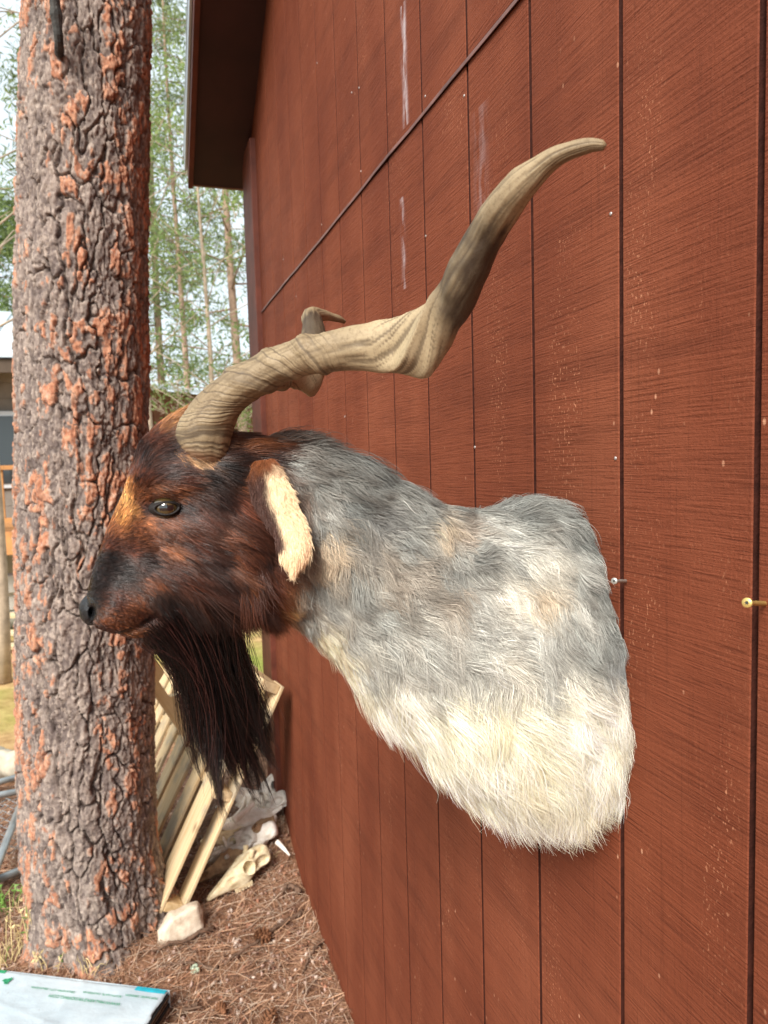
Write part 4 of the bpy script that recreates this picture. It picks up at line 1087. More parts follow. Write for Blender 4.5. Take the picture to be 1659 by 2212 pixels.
# ================================================================== BONES
bone_mats = []
for nm, a, b in (('bone_white', (246, 242, 234), (218, 208, 192)), ('bone_cream', (222, 208, 176), (180, 158, 120)), ('bone_brown', (190, 162, 126), (130, 102, 78)), ('bone_grey', (228, 224, 216), (186, 176, 164))):
    t = NT(nm); p_ = t.obj()
    n_ = t.noise(p_, 26, 5, .65)
    c_ = t.ramp(n_, [(.32, lin(b)), (.62, lin(a))])
    c_ = t.mix(t.ramp(t.noise(p_, 9, 3), [(.55, 0.), (.72, .4)]), c_, lin((120, 92, 66)))
    bone_mats.append(t.fin(c_, .75, t.bump(t.noise(p_, 120, 4), .4, .002), .25))
def skull_meshes(m):
    """deer-like skull, nose towards +x, 0.29 m long, resting at z = 0; returns part meshes"""
    # x, centre z, half width, half height
    st = [(-.138, .072, .018, .020), (-.130, .072, .033, .036), (-.112, .073, .040, .044), (-.085, .074, .041, .044), (-.058, .072, .046, .043), (-.030, .066, .052, .044), (-.005, .060, .047, .045), (.025, .054, .037, .040), (.060, .047, .029, .032), (.095, .041, .022, .023), (.125, .036, .016, .015), (.150, .031, .011, .009), (.158, .029, .004, .004)]
    S = catmull(np.array(st), 90); NC = 72
    a = np.linspace(0, 2 * np.pi, NC, endpoint=False)
    sq = lambda v, e: np.sign(v) * np.abs(v) ** e
    X = S[:, 0][:, None] + 0 * a[None]; Yv = S[:, 2][:, None] * sq(np.sin(a), .8)[None] * (1 + .10 * np.cos(a)[None]); Z = S[:, 1][:, None] + S[:, 3][:, None] * sq(np.cos(a), .85)[None]
    V = np.stack([X, Yv, Z], -1)
    A_ = np.abs(Yv); sg = np.sign(Yv)
    d = np.hypot(X + .028, (Z - .078) * 1.05)
    out = np.exp(-((d - .0265) / .0055) ** 2) * .010                      # orbit rim
    cut = sstep(.0255, .018, d) * .040                                     # orbit
    d2 = np.hypot((X + .088) / 1.5, Z - .066); cut = np.maximum(cut, sstep(.026, .012, d2) * .016)          # temple
    arch = np.exp(-((Z - .050 - .10 * (X + .07) * 0) / .006) ** 2) * sstep(-.125, -.095, X) * sstep(-.01, -.04, X); out = out + arch * .014
    d3 = np.hypot((X - .052) / 1.6, Z - .058); cut = np.maximum(cut, sstep(.014, .004, d3) * .007)           # gap before the eye
    under = sstep(.048, .028, Z) * sstep(-.03, -.07, X); cut = np.maximum(cut, under * .020)                 # hollow beneath the braincase
    V[..., 1] += sg * (np.maximum(out, 0) * sstep(.004, .02, A_) - np.minimum(cut, A_ * .85))
    # open nasal notch along the top of the snout
    notch = sstep(.080, .100, X) * sstep(.011, .005, A_) * (np.cos(a)[None] > .2)
    V[..., 2] -= notch * np.minimum(.022, S[:, 3][:, None] * 1.3)
    V[..., 2] -= .010 * sstep(.03, .0, A_) * np.exp(-((X + .005) / .03) ** 2) * (np.cos(a)[None] > .3)        # dip between the eyes
    V[..., 2] -= .012 * np.exp(-((X - .005) / .040) ** 2) * (np.cos(a)[None] < -.5)                           # tooth row
    V += .0016 * fbm(V * 70, 2, 3)[..., None] * np.array([0, 1, 1])
    nr = len(S)
    VV = np.vstack([V.reshape(-1, 3), V[0].mean(0), V[-1].mean(0)])
    F = [tuple(f) for f in grid_faces(nr, NC, True)] + [(nr * NC, (k + 1) % NC, k) for k in range(NC)] + [(nr * NC + 1, (nr - 1) * NC + k, (nr - 1) * NC + (k + 1) % NC) for k in range(NC)]
    body = new_mesh('cranium', VV, F, m, True)
    bm = bmesh.new(); bm.from_mesh(body); bmesh.ops.recalc_face_normals(bm, faces=bm.faces[:]); bm.to_mesh(body); bm.free()
    teeth = []
    mb = MB(); mb.add([(-.005, -.004, -.008), (.005, -.004, -.008), (.005, .004, -.008), (-.005, .004, -.008), (-.0062, -.005, .012), (.0062, -.005, .012), (.0062, .005, .012), (-.0062, .005, .012), (0, 0, -.012)],
               [(0, 1, 5, 4), (1, 2, 6, 5), (2, 3, 7, 6), (3, 0, 4, 7), (1, 0, 8), (2, 1, 8), (3, 2, 8), (0, 3, 8)])
    tooth = mb.mesh('tooth', m)
    mb = MB()
    mb.tube([(-.052, 0, .100), (-.060, 0, .116), (-.066, 0, .130), (-.067, 0, .132)], [.013, .010, .012, .008], 10)
    ped = mb.mesh('pedicle', m, True)
    return body, tooth, ped
SK = [skull_meshes(m) for m in bone_mats]
def skull(loc, rot, kind, scale, label, teeth=True, ped=True):
    b, tooth, pd = SK[kind]
    r = empty('animal_skull', loc, rot); r.scale = (scale,) * 3
    tag(r, label, 'skull', 'skulls heaped under the pallet')
    link('cranium', b, r)
    if ped:
        for sg in (-1, 1):
            o = link('antler_stump', pd, r); o.location = (0, sg * .022, 0); o.rotation_euler = (-sg * .12, 0, 0)
    if teeth:
        for sg in (-1, 1):
            for k in range(6):
                o = link('tooth', tooth, r); o.location = (.042 - k * .0125, sg * (.022 + .002 * k), .0065)
    return r
def bone(path, rads, kind, name, label, cat='bone', seg=10):
    mb = MB(); P = catmull(np.array(path, float), 18); R = np.interp(np.linspace(0, 1, 18), np.linspace(0, 1, len(rads)), rads)
    c = P.mean(0); mb.tube(P - c, R, seg)
    o = link(name, mb.mesh(name, bone_mats[kind], True)); o.location = Vector(c)
    return tag(o, label, cat, 'loose bones in the heap')
def jaw(loc, rot, kind, label):
    me = JAW[kind] if kind in JAW else None
    if me is None:
        pts = [(.14, .0), (.10, .012), (.04, .018), (-.03, .022), (-.07, .055), (-.075, .095), (-.095, .098), (-.105, .06), (-.10, .01), (-.08, -.018), (-.03, -.012), (.05, -.006), (.13, -.010)]
        n = len(pts); th = [.004 if abs(x) > .12 else .006 for x, z in pts]
        V = [(x, -t_, z) for (x, z), t_ in zip(pts, th)] + [(x, t_, z) for (x, z), t_ in zip(pts, th)]
        F = [tuple(range(n)), tuple(range(2 * n - 1, n - 1, -1))] + [(i, i + n, (i + 1) % n + n, (i + 1) % n) for i in range(n)]
        me = new_mesh('jaw', V, F, bone_mats[kind]); JAW[kind] = me
        bm = bmesh.new(); bm.from_mesh(me); bmesh.ops.recalc_face_normals(bm, faces=bm.faces[:]); bmesh.ops.bevel(bm, geom=bm.edges[:], offset=.0022, segments=2, affect='EDGES'); bm.to_mesh(me); bm.free()
        for pgn in me.polygons: pgn.use_smooth = True
    r = empty('jaw_bone', loc, rot); tag(r, label, 'jaw bone', 'loose bones in the heap')
    link('jaw_body', me, r)
    for k in range(6):
        o = link('tooth', SK[kind][1], r); o.location = (.075 - k * .015, 0, .024 + .001 * k); o.rotation_euler = (math.pi, 0, 0); o.scale = (1, .8, .8)
    return r
JAW = {}
def gz(x, y): return float(ground_z(np.array(x), np.array(y)))
R_ = math.radians
# the clean skull in front, snout towards the pallet foot
q = at_z(528, 1925, 0.02)
skull((q[0] + .005, q[1] + .03, gz(q[0], q[1]) + .012), (R_(12), R_(12), R_(196)), 1, 1.0, 'clean cream skull lying in front of the bone heap on pine needles')
lst = [
    ((512, 1846), 3.08, (R_(20), R_(25), R_(150)), 3, .95, 'greyish skull right behind the clean cream skull'),
    ((478, 1868), 3.06, (R_(-40), R_(5), R_(200)), 2, .85, 'dark soil stained skull tucked against the pallet foot'),
    ((572, 1806), 3.10, (R_(15), R_(-35), R_(240)), 2, .95, 'brownish skull leaning snout down against the red wall'),
    ((520, 1775), 3.16, (R_(-20), R_(-20), R_(200)), 0, 1.0, 'bleached skull in the middle of the heap beside the pallet edge'),
    ((560, 1752), 3.24, (R_(160), R_(10), R_(210)), 0, 1.0, 'white skull upside down near the top of the heap'),
    ((528, 1728), 3.30, (R_(30), R_(-40), R_(170)), 0, 1.0, 'bleached white skull with raised snout beneath the pallet'),
    ((588, 1722), 3.34, (R_(20), R_(15), R_(215)), 3, .9, 'small greyish skull at the top of the heap by the wall'),
    ((548, 1822), 3.13, (R_(-60), R_(20), R_(170)), 0, .9, 'white skull lying on its side between brown skulls'),
    ((498, 1806), 3.12, (R_(10), R_(-15), R_(190)), 1, .9, 'cream skull half hidden behind the pallet edge'),
    ((586, 1772), 3.18, (R_(30), R_(30), R_(160)), 3, .85, 'pale grey skull wedged high against the red wall')]
for (pp, Y, rot, k, sc, lb) in lst:
    c = at(pp[0], pp[1], Y); skull((c[0], c[1], max(c[2] - .05, gz(c[0], c[1]) + .01)), rot, k, sc, lb, ped=(k == 1))
def bp(*pts): return [at(x, y, Y) for x, y, Y in pts]
bone(bp((598, 1870, 2.97), (601, 1895, 2.94), (612, 1915, 2.93)), [.007, .006, .007], 1, 'rib_bone', 'thin curved bone standing beside the clean cream skull')
bone(bp((598, 1818, 3.02), (612, 1832, 2.99), (626, 1848, 2.96)), [.012, .009, .004], 0, 'horn_core', 'white pointed horn core touching the wall above the needles')
bone(bp((536, 1742, 3.28), (542, 1722, 3.27), (556, 1718, 3.26), (566, 1732, 3.25)), [.010, .012, .012, .010], 0, 'curved_bone', 'bleached bone curved like a hoop on top of the heap')
bone(bp((572, 1735, 3.30), (592, 1733, 3.28), (596, 1755, 3.26)), [.009, .010, .009], 0, 'bent_bone', 'white bent bone beside the wall near the heap top')
bone(bp((504, 1772, 3.10), (530, 1752, 3.12), (548, 1734, 3.14)), [.018, .013, .012], 0, 'leg_bone', 'long white bone propped diagonally beneath the pallet edge')
bone(bp((506, 1803, 3.08), (525, 1798, 3.08), (536, 1808, 3.08), (538, 1826, 3.08)), [.010, .012, .010, .008], 3, 'hooked_bone', 'grey hooked bone in front of the white skulls')
bone(bp((545, 1778, 3.14), (560, 1785, 3.12), (572, 1790, 3.11)), [.012, .009, .013], 1, 'knuckle_bone', 'short cream bone between the white skulls and the wall')
jaw(at(560, 1858, 3.02) - np.array([0, 0, .02]), (R_(80), R_(-20), R_(10)), 2, 'brown jaw bone with teeth above the clean cream skull')
jaw(at(575, 1768, 3.16), (R_(70), R_(30), R_(190)), 0, 'white jaw bone with teeth lying near the wall')
jaw(at(500, 1835, 3.06), (R_(60), R_(15), R_(160)), 3, 'grey jaw bone low in the heap beside the pallet')

_rg = np.random.default_rng(12)
for _k in range(16):
    _x, _y = _rg.uniform(480, 605), _rg.uniform(1715, 1885)
    if _y > 1830 and _x > 540: continue
    _Y = 3.02 + (1885 - _y) / 170 * .30
    _c = at(_x, _y, _Y); _d = _rg.normal(0, 1, 3) * np.array([1, .6, .6]); _d *= _rg.uniform(.04, .09) / np.linalg.norm(_d); _b = _rg.normal(0, .012, 3)
    bone([_c - _d, _c - _d * .4 + _b, _c + _d * .4 + _b, _c + _d], [.010, .006, .006, .009], int(_rg.choice([0, 0, 1, 3])), 'bone_fragment', 'small pale bone stuck in the heap between the skulls', 'bone', 8)

# ================================================================== ROCK
def make_rock():
    bm = bmesh.new()
    for co in [(-.10, -.05, 0), (.11, -.05, 0), (.12, .06, 0), (-.09, .07, 0), (-.095, -.03, .07), (-.02, -.035, .115), (.085, -.03, .135), (.115, .0, .10), (.10, .06, .11), (-.04, .065, .10), (-.09, .05, .05), (.03, -.055, .05)]:
        bm.verts.new(co)
    bmesh.ops.convex_hull(bm, input=bm.verts[:])
    bmesh.ops.triangulate(bm, faces=bm.faces[:])
    bmesh.ops.subdivide_edges(bm, edges=bm.edges[:], cuts=7, use_grid_fill=True)
    bmesh.ops.smooth_vert(bm, verts=bm.verts[:], factor=.5, use_axis_x=True, use_axis_y=True, use_axis_z=True)
    P = np.array([v.co[:] for v in bm.verts]); d = .006 * fbm(P * 16, 4, 3) + .003 * fbm(P * 60, 2, 5)
    for v, k in zip(bm.verts, d): v.co += v.co.normalized() * float(k)
    t = NT('pale_stone'); p = t.obj(); n = t.noise(p, 14, 6, .65)
    c = t.ramp(n, [(.3, lin((176, 156, 134))), (.6, lin((222, 208, 188)))])
    c = t.mix(t.ramp(t.math('ADD', t.sep(p)[2], t.math('MULTIPLY', t.noise(p, 22, 3), .05)), [(.045, .85), (.075, 0.)]), c, lin((120, 92, 72)))
    m = t.fin(c, .9, t.bump(t.noise(p, 90, 5), .6, .004), .2)
    me = bpy.data.meshes.new('rock'); bm.to_mesh(me); bm.free(); me.materials.append(m)
    for pgn in me.polygons: pgn.use_smooth = True
    o = link('rock', me); c = at_z(388, 2035, 0)
    o.location = (c[0], c[1] + .03, -.015); o.rotation_euler = (0, 0, R_(6)); o.scale = (.80, .8, .98)
    tag(o, 'pale angular rock on the needles at the foot of the pallet', 'rock')
make_rock()

# ================================================================== ROOFING BUNDLE
def make_bundle():
    ZT = .068
    Bk0, Cn, Fr = at_z(0, 2093, ZT), at_z(370, 2137, ZT), at_z(331, 2212, ZT)
    ux = (Cn - Bk0); ux[2] = 0; ux /= np.linalg.norm(ux)
    uy = np.array([-ux[1], ux[0], 0]);
    if (Fr - Cn) @ uy > 0: uy = -uy
    rz = math.atan2(-ux[1], -ux[0])          # local +x runs from the corner to the far end, local +y towards the viewer
    root = empty('roofing_bundle', (Cn[0], Cn[1], 0), (0, 0, rz))
    tag(root, 'white plastic wrapped bundle of roofing shingles with green print on the ground', 'roofing bundle')
    Lx, Ly = 1.0, .335
    # wrapper: slightly wrinkled sheet over the stack
    nx, ny = 110, 44
    xs, ys = np.meshgrid(np.linspace(.004, Lx, nx), np.linspace(0, Ly, ny))
    wr = .0022 * fbm(np.stack([xs * 9, ys * 14, 0 * xs], -1), 4, 3) + .003 * np.exp(-((xs - .315 - .05 * ys + .01 * np.sin(ys * 60)) / .006) ** 2) + .002 * np.exp(-((ys - .17 - .03 * np.sin(xs * 8)) / .006) ** 2)
    edge = np.minimum(np.minimum(ys, Ly - ys), np.minimum(xs, .2)) ; drop = -.008 * np.exp(-(edge / .006) ** 2)
    torn = .006 * fbm(np.stack([ys * 30, 0 * ys, 0 * ys], -1), 3, 9); xs2 = xs + (xs < .012) * (.004 + np.abs(torn))
    V = np.stack([xs2, ys, ZT + wr + drop], -1).reshape(-1, 3)
    t = NT('white_wrapper'); p = t.obj()
    c = t.ramp(t.noise(p, 5, 5), [(.3, lin((160, 174, 182))), (.7, lin((190, 202, 208)))])
    c = t.mix(t.ramp(t.noise(p, 60, 4, .7), [(.66, 0.), (.74, .6)]), c, lin((120, 112, 104)))
    wm = t.fin(c, .38, t.bump(t.noise(p, 26, 5), .5, .006), .5)
    w = link('wrapper', new_mesh('wrapper', V, grid_faces(ny, nx), wm, True), root)
    # skirt of the wrapper on the back side
    mb = MB(); mb.box((.006, -.0015, .004), (Lx, .0015, ZT - .005)); link('wrapper_side', mb.mesh('wrapper_side', wm), root)
    mb = MB(); mb.box((.006, Ly - .0015, .004), (Lx, Ly + .0015, ZT - .005)); link('wrapper_side', mb.mesh('wrapper_side', wm), root)
    blk = simple('asphalt_shingle', (.028, .027, .027), .95, .1, 0, .5, 90, .8)
    tanm = simple('shingle_edge', (.20, .15, .11), .95, .1, 0, .4, 60, .6)
    rg = random.Random(4)
    for k in range(9):
        mb = MB(); z0 = .004 + k * .0066; dx = rg.uniform(0, .012)
        mb.box((.004 + dx * .6, .004 + rg.uniform(0, .004), z0), (Lx - .005, Ly - .006, z0 + .0056)); link('shingle', mb.mesh('shingle', blk if k % 3 else tanm), root)
    # printed marks lie on the wrapper
    def ink(name, c): return simple(name, c, .45, .4, 0, .2, 30)
    green, teal = ink('green_ink', lin((38, 140, 96))), ink('teal_ink', lin((40, 160, 180)))
    pale_g = ink('pale_green_ink', lin((96, 168, 140)))
    def patch(x0, x1, y0, y1, m, name):
        nxp = 24; X, Y = np.meshgrid(np.linspace(x0, x1, nxp), np.linspace(y0, y1, 5))
        zi = np.array([hz(a, b) for a, b in zip(X.ravel(), Y.ravel())]) + .0016
        link(name, new_mesh(name, np.stack([X.ravel(), Y.ravel(), zi], -1), grid_faces(5, nxp), m, True), w)
    def hz(x, y):
        i = int(np.clip(round((x - .004) / (Lx - .004) * (nx - 1)), 0, nx - 1)); j = int(np.clip(round(y / Ly * (ny - 1)), 0, ny - 1))
        return float((ZT + wr + drop)[j, i])
    patch(.012, .118, .005, .024, teal, 'teal_stripe')
    patch(.60, .70, .006, .020, green, 'green_stripe'); patch(.66, .72, .05, .10, pale_g, 'green_block')
    def text(s, x, y, size, m, name='lettering'):
        cu = bpy.data.curves.new(name, 'FONT'); cu.body = s; cu.size = size; cu.align_x = 'LEFT'; cu.extrude = .0002
        cu.materials.append(m)
        tmp = bpy.data.objects.new(name, cu); me = bpy.data.meshes.new_from_object(tmp); bpy.data.objects.remove(tmp); bpy.data.curves.remove(cu)
        o = link(name, me, w); o.location = (x, y, ZT + .0050); o.rotation_euler = (0, 0, 0)
        return o
    text('WWW.MALARKEYROOFING.COM', .128, .085, .0165, green)
    text('SOUTH GATE, CALIFORNIA', .142, .056, .0112, green)
    text('OKLAHOMA CITY, OKLAHOMA', .305, .062, .0112, green)
    text('PORTLAND, OREGON', .022, .047, .0112, green)
    # three chasing arrows
    mb = MB()
    for k in range(3):
        a = 2 * math.pi * k / 3 + .2
        def rotp(x, y): return (x * math.cos(a) - y * math.sin(a), x * math.sin(a) + y * math.cos(a))
        ar = [(-.010, .0155), (.002, .0155), (.0085, .0045), (.0115, .0062), (.0095, -.006), (-.001, -.0005), (.0025, .0015), (-.001, .0085), (-.0065, .0085)]
        V = [rotp(x, y) + (0,) for x, y in ar]
        mb.add(V, [tuple(range(len(V)))])
    o = link('recycling_mark', mb.mesh('recycling_mark', green), w); o.location = (.565, .052, ZT + .0052)
make_bundle()

# ================================================================== FOREST FLOOR LITTER
def litter():
    rg = np.random.default_rng(21)
    n = 17000
    x = rg.uniform(-1.5, .56, n); y = rg.uniform(1.75, 4.4, n) ** 1.0
    a = rg.uniform(0, np.pi, n) + .8 * vnoise(np.stack([x * 2, y * 2, 0 * x], -1), 3) ; L = rg.uniform(.05, .16, n)
    bend = rg.normal(0, .25, n); z = ground_z(x, y)
    ok = (np.hypot(x + .24, y - 2.9) > .25) & (x < .552)
    x, y, a, L, bend, z = [v[ok] for v in (x, y, a, L, bend, z)]; n = len(x)
    K = 4; s = np.linspace(-.5, .5, K)
    cx = x[:, None] + np.cos(a)[:, None] * s * L[:, None] - np.sin(a)[:, None] * bend[:, None] * L[:, None] * (s ** 2 * 2)
    cy = y[:, None] + np.sin(a)[:, None] * s * L[:, None] + np.cos(a)[:, None] * bend[:, None] * L[:, None] * (s ** 2 * 2)
    hh = rg.uniform(.001, .022, n)[:, None] + rg.normal(0, .010, n)[:, None] * s * 2
    cz = np.maximum(ground_z(cx, cy) + hh, ground_z(cx, cy) + .001)
    cx = np.minimum(cx, .551)
    w = .0009 * rg.uniform(.7, 1.3, n)[:, None]
    nx_, ny_ = -np.sin(a)[:, None] * w, np.cos(a)[:, None] * w
    A = np.stack([cx - nx_, cy - ny_, cz], -1); B = np.stack([cx + nx_, cy + ny_, cz + .0006], -1); T = np.stack([cx, cy, cz + .0012], -1)
    V = np.stack([A, T, B], 2).reshape(n, K * 3, 3)
    f = []
    for k in range(K - 1):
        for j in range(2): f.append([k * 3 + j, k * 3 + j + 1, (k + 1) * 3 + j + 1, (k + 1) * 3 + j])
    F = (np.array(f)[None] + (np.arange(n) * K * 3)[:, None, None]).reshape(-1, 4)
    pal = np.array([lin((160, 122, 96)), lin((134, 96, 74)), lin((178, 142, 114)), lin((104, 76, 62)), lin((176, 154, 134))])
    C = np.repeat(pal[rg.integers(0, 5, n)] * np.exp(rg.normal(0, .2, (n, 1))), K * 3, 0)
    t = NT('dry_needle'); m = t.fin(t.attr('col'), .7, None, .3)
    o = link('fallen_pine_needles', new_mesh('fallen_pine_needles', V.reshape(-1, 3), F, m, False, np.clip(C, 0, 1)))
    tag(o, 'dry brown pine needles carpeting the ground by the wall', 'pine needles', None, 'stuff')
    # bark chips and gravel bits
    n = 5200
    x = rg.uniform(-1.4, .54, n); y = rg.uniform(1.8, 4.2, n); z = ground_z(x, y); s = rg.uniform(.004, .014, n)
    base = np.array([(1, 0, 0), (-.4, .9, 0), (-.5, -.8, 0), (0, 0, .8), (.3, .2, -.4)])
    M = rg.normal(0, 1, (n, 3, 3)) * .35 + np.eye(3)
    V = np.einsum('nij,kj->nki', M, base) * s[:, None, None] + np.stack([x, y, z + s * .35], -1)[:, None]
    F = (np.array([(0, 1, 3), (1, 2, 3), (2, 0, 3), (1, 0, 4), (2, 1, 4), (0, 2, 4)])[None] + (np.arange(n) * 5)[:, None, None]).reshape(-1, 3)
    pal = np.array([lin((186, 156, 142)), lin((150, 112, 92)), lin((110, 78, 64)), lin((206, 186, 172)), lin((168, 118, 94))])
    C = np.repeat(pal[rg.integers(0, 5, n)], 5, 0)
    o = link('bark_chips', new_mesh('bark_chips', V.reshape(-1, 3), F, m, False, C))
    tag(o, 'small bark chips and gravel bits among the pine needles', 'bark chips', None, 'stuff')
litter()

def twig(pts, r, label, sub=()):
    P = catmull(np.array([np.array(at_z(x, y, 0)) + np.array([0, 0, z]) for x, y, z in pts]), 20)
    P[:, 2] += np.array([gz(a, b) for a, b in P[:, :2]]); P += RNG.normal(0, .0025, P.shape)
    mb = MB(); mb.tube(P, np.linspace(r, r * .45, 20) * (1 + .1 * RNG.standard_normal(20)), 8)
    for (k, dx, dy, dz, rr) in sub:
        q = P[k]; mb.tube([q, q + np.array([dx, dy, dz]) * .5, q + np.array([dx, dy, dz]) + np.array([.01, 0, .0])], [rr, rr * .8, rr * .5], 6)
    o = link('fallen_twig', mb.mesh('fallen_twig', TWIG, True)); tag(o, label, 'twig', 'twigs on the needle litter')
TWIG = simple('twig_bark', lin((104, 82, 68)), .9, .15, 0, .45, 60, .7)
twig([(655, 1975, .012), (600, 2010, .02), (545, 2052, .025), (490, 2085, .012)], .0085, 'long dark twig lying diagonally below the clean skull', ((8, -.05, .04, .01, .004),))
twig([(462, 2012, .02), (420, 2035, .03), (370, 2056, .03), (330, 2066, .01)], .010, 'thick twig lying in front of the pale rock')
twig([(700, 2030, .01), (675, 2062, .015), (655, 2098, .01)], .007, 'short grey twig beside the wall foot')
twig([(430, 2160, .012), (395, 2178, .02), (375, 2190, .01)], .009, 'bent twig beside the white bundle corner', ((9, .05, -.03, .02, .005),))
twig([(650, 1940, .02), (625, 1935, .03), (606, 1942, .012)], .011, 'dark crooked stick at the wall below the bones')
twig([(470, 2092, .012), (420, 2090, .018), (352, 2092, .01)], .007, 'thin straight twig lying level between trunk and wall')
def pine_cone(px, py, rot, label, s=1.0):
    c = at_z(px, py, .02); r = empty('pine_cone', (c[0], c[1], gz(c[0], c[1]) + .030 * s), rot); r.scale = (s,) * 3
    tag(r, label, 'pine cone', 'pine cones on the needle litter')
    mb = MB(); mb.tube([(0, 0, -.040), (0, 0, -.02), (0, 0, .01), (0, 0, .038)], [.008, .016, .014, .004], 10); link('core', mb.mesh('core', CONE), r)
    for k in range(46):
        a = k * 2.39996; h = -.036 + k * .0016; R = .030 * math.sin(math.pi * (.12 + .80 * k / 46)) ** .7
        o = link('cone_scale', SCALE, r); o.location = (.35 * R * math.cos(a), .35 * R * math.sin(a), h); o.rotation_euler = (0, -R_(25) + k * .008, a); o.scale = (R / .03,) * 3
CONE = simple('cone_brown', lin((120, 82, 58)), .8, .2, 0, .4, 60, .3)
_mb = MB(); _mb.add([(0, -.004, 0), (.016, -.0085, .001), (.024, 0, .004), (.016, .0085, .001), (0, .004, 0), (.016, 0, .004), (.012, 0, -.003)], [(0, 1, 5), (1, 2, 5), (2, 3, 5), (3, 4, 5), (4, 0, 5), (1, 0, 6), (2, 1, 6), (3, 2, 6), (4, 3, 6)])
SCALE = _mb.mesh('cone_scale', CONE)
pine_cone(565, 2022, (R_(70), 0, R_(30)), 'brown pine cone near the long diagonal twig')
pine_cone(582, 2195, (R_(50), R_(20), R_(120)), 'darker pine cone at the bottom near the wall foot', .85)
pine_cone(478, 2170, (R_(80), 0, R_(200)), 'half buried pine cone beside the white bundle corner', .6)
def lichen():
    c = at_z(422, 2090, .01); V = []; F = []; rg = np.random.default_rng(3)
    for _ in range(160):
        d = rg.normal(0, 1, 3); d[2] = abs(d[2]); d /= np.linalg.norm(d); q = d * .020 * rg.uniform(.4, 1); u = np.cross(d, rg.normal(0, 1, 3)); u *= .005 / np.linalg.norm(u); v = np.cross(d, u)
        k = len(V); V += [q - u, q + v, q + u, q - v]; F.append((k, k + 1, k + 2, k + 3))
    o = link('lichen_tuft', new_mesh('lichen_tuft', V, np.array(F), simple('lichen_grey_green', lin((170, 184, 160)), .9))); o.location = (c[0], c[1], gz(c[0], c[1]) + .008)
    tag(o, 'pale green lichen tuft fallen on the pine needles', 'lichen')
lichen()

# ------------------------------------------------ weeds and dry stems at the trunk foot
def stems(px, py, n, h, label, colr, seed, spread=.10, green=0.3, name='weed_tuft'):
    rg = np.random.default_rng(seed); c = at_z(px, py, 0)
    r = empty(name, (c[0], c[1], gz(c[0], c[1]) - .004)); tag(r, label, 'weeds', 'weeds around the trunk foot')
    for k in range(n):
        a = rg.uniform(0, 6.283); L = h * rg.uniform(.5, 1.1); b = np.array([rg.normal(0, .03), rg.normal(0, .02), 0])
        d = np.array([math.cos(a), math.sin(a), 0]) * rg.uniform(.2, 1.0) * spread / .1
        P = np.array([b + d * L * s_ ** 1.4 * .6 + np.array([0, 0, L * (s_ - .35 * s_ ** 3 * rg.uniform(.3, 1.6))]) for s_ in np.linspace(0, 1, 8)])
        mb = MB(); mb.tube(P, np.linspace(.0022, .0008, 8), 5, squash=.4 if k % 2 else 1)
        for _ in range(int(3 * green * 3)):
            i = rg.integers(2, 8); dv = rg.normal(0, 1, 3) * .5 + np.array([0, 0, .3]); dv *= .02 / np.linalg.norm(dv); w = np.cross(dv, rg.normal(0, 1, 3)); w *= .004 / (np.linalg.norm(w) + 1e-9)
            mb.add([P[i], P[i] + dv * .5 + w, P[i] + dv, P[i] + dv * .5 - w], [(0, 1, 2, 3)])
        link('stem', mb.mesh('stem', DRY if rg.random() > green else GRN), r)
DRY = simple('dry_stem', lin((204, 184, 136)), .8, .2, 0, .3, 30)
GRN = simple('green_blade', lin((112, 150, 70)), .6, .3, 0, .3, 30)
stems(62, 2060, 9, .30, 'tall green and dry weeds left of the pine trunk', None, 1, .05, .5)
stems(15, 2075, 16, .16, 'tangled dry grass stems at the picture edge beside the trunk', None, 2, .12, .1)
stems(20, 1960, 12, .22, 'leafy green weeds beside the metal rails', None, 3, .1, .85)
stems(110, 2098, 5, .10, 'small green grass blades between trunk and bundle', None, 4, .12, .8)
stems(205, 2103, 10, .11, 'curly dry grass stems between trunk and white bundle', None, 5, .14, .0)

# ================================================================== BACKGROUND YARD
BARK_G = simple('grey_brown_bark', lin((150, 126, 108)), .9, .1, 0, .4, 9, .5)
BARK_P = simple('pale_bark', lin((176, 158, 138)), .9, .1, 0, .35, 9, .5)
def leaf_mat(name, a, b):
    t = NT(name); r = t.attr('leafvar', 'Fac')
    c = t.ramp(r, [(.1, a), (.9, b)])
    t.fin(c, .6, None, .25)
    tr = t.new('ShaderNodeBsdfTranslucent'); t.l.new(c, tr.inputs[0])
    ms = t.new('ShaderNodeMixShader'); ms.inputs[0].default_value = .4
    t.l.new(t.b.outputs[0], ms.inputs[1]); t.l.new(tr.outputs[0], ms.inputs[2]); t.l.new(ms.outputs[0], t.out.inputs[0])
    return t.m
L_PINE = leaf_mat('pine_foliage', (.085, .120, .045), (.25, .31, .115))
L_BUD = leaf_mat('spring_leaf', (.12, .19, .055), (.30, .38, .13))
L_DARK = leaf_mat('dark_conifer', (.03, .055, .03), (.085, .125, .06))
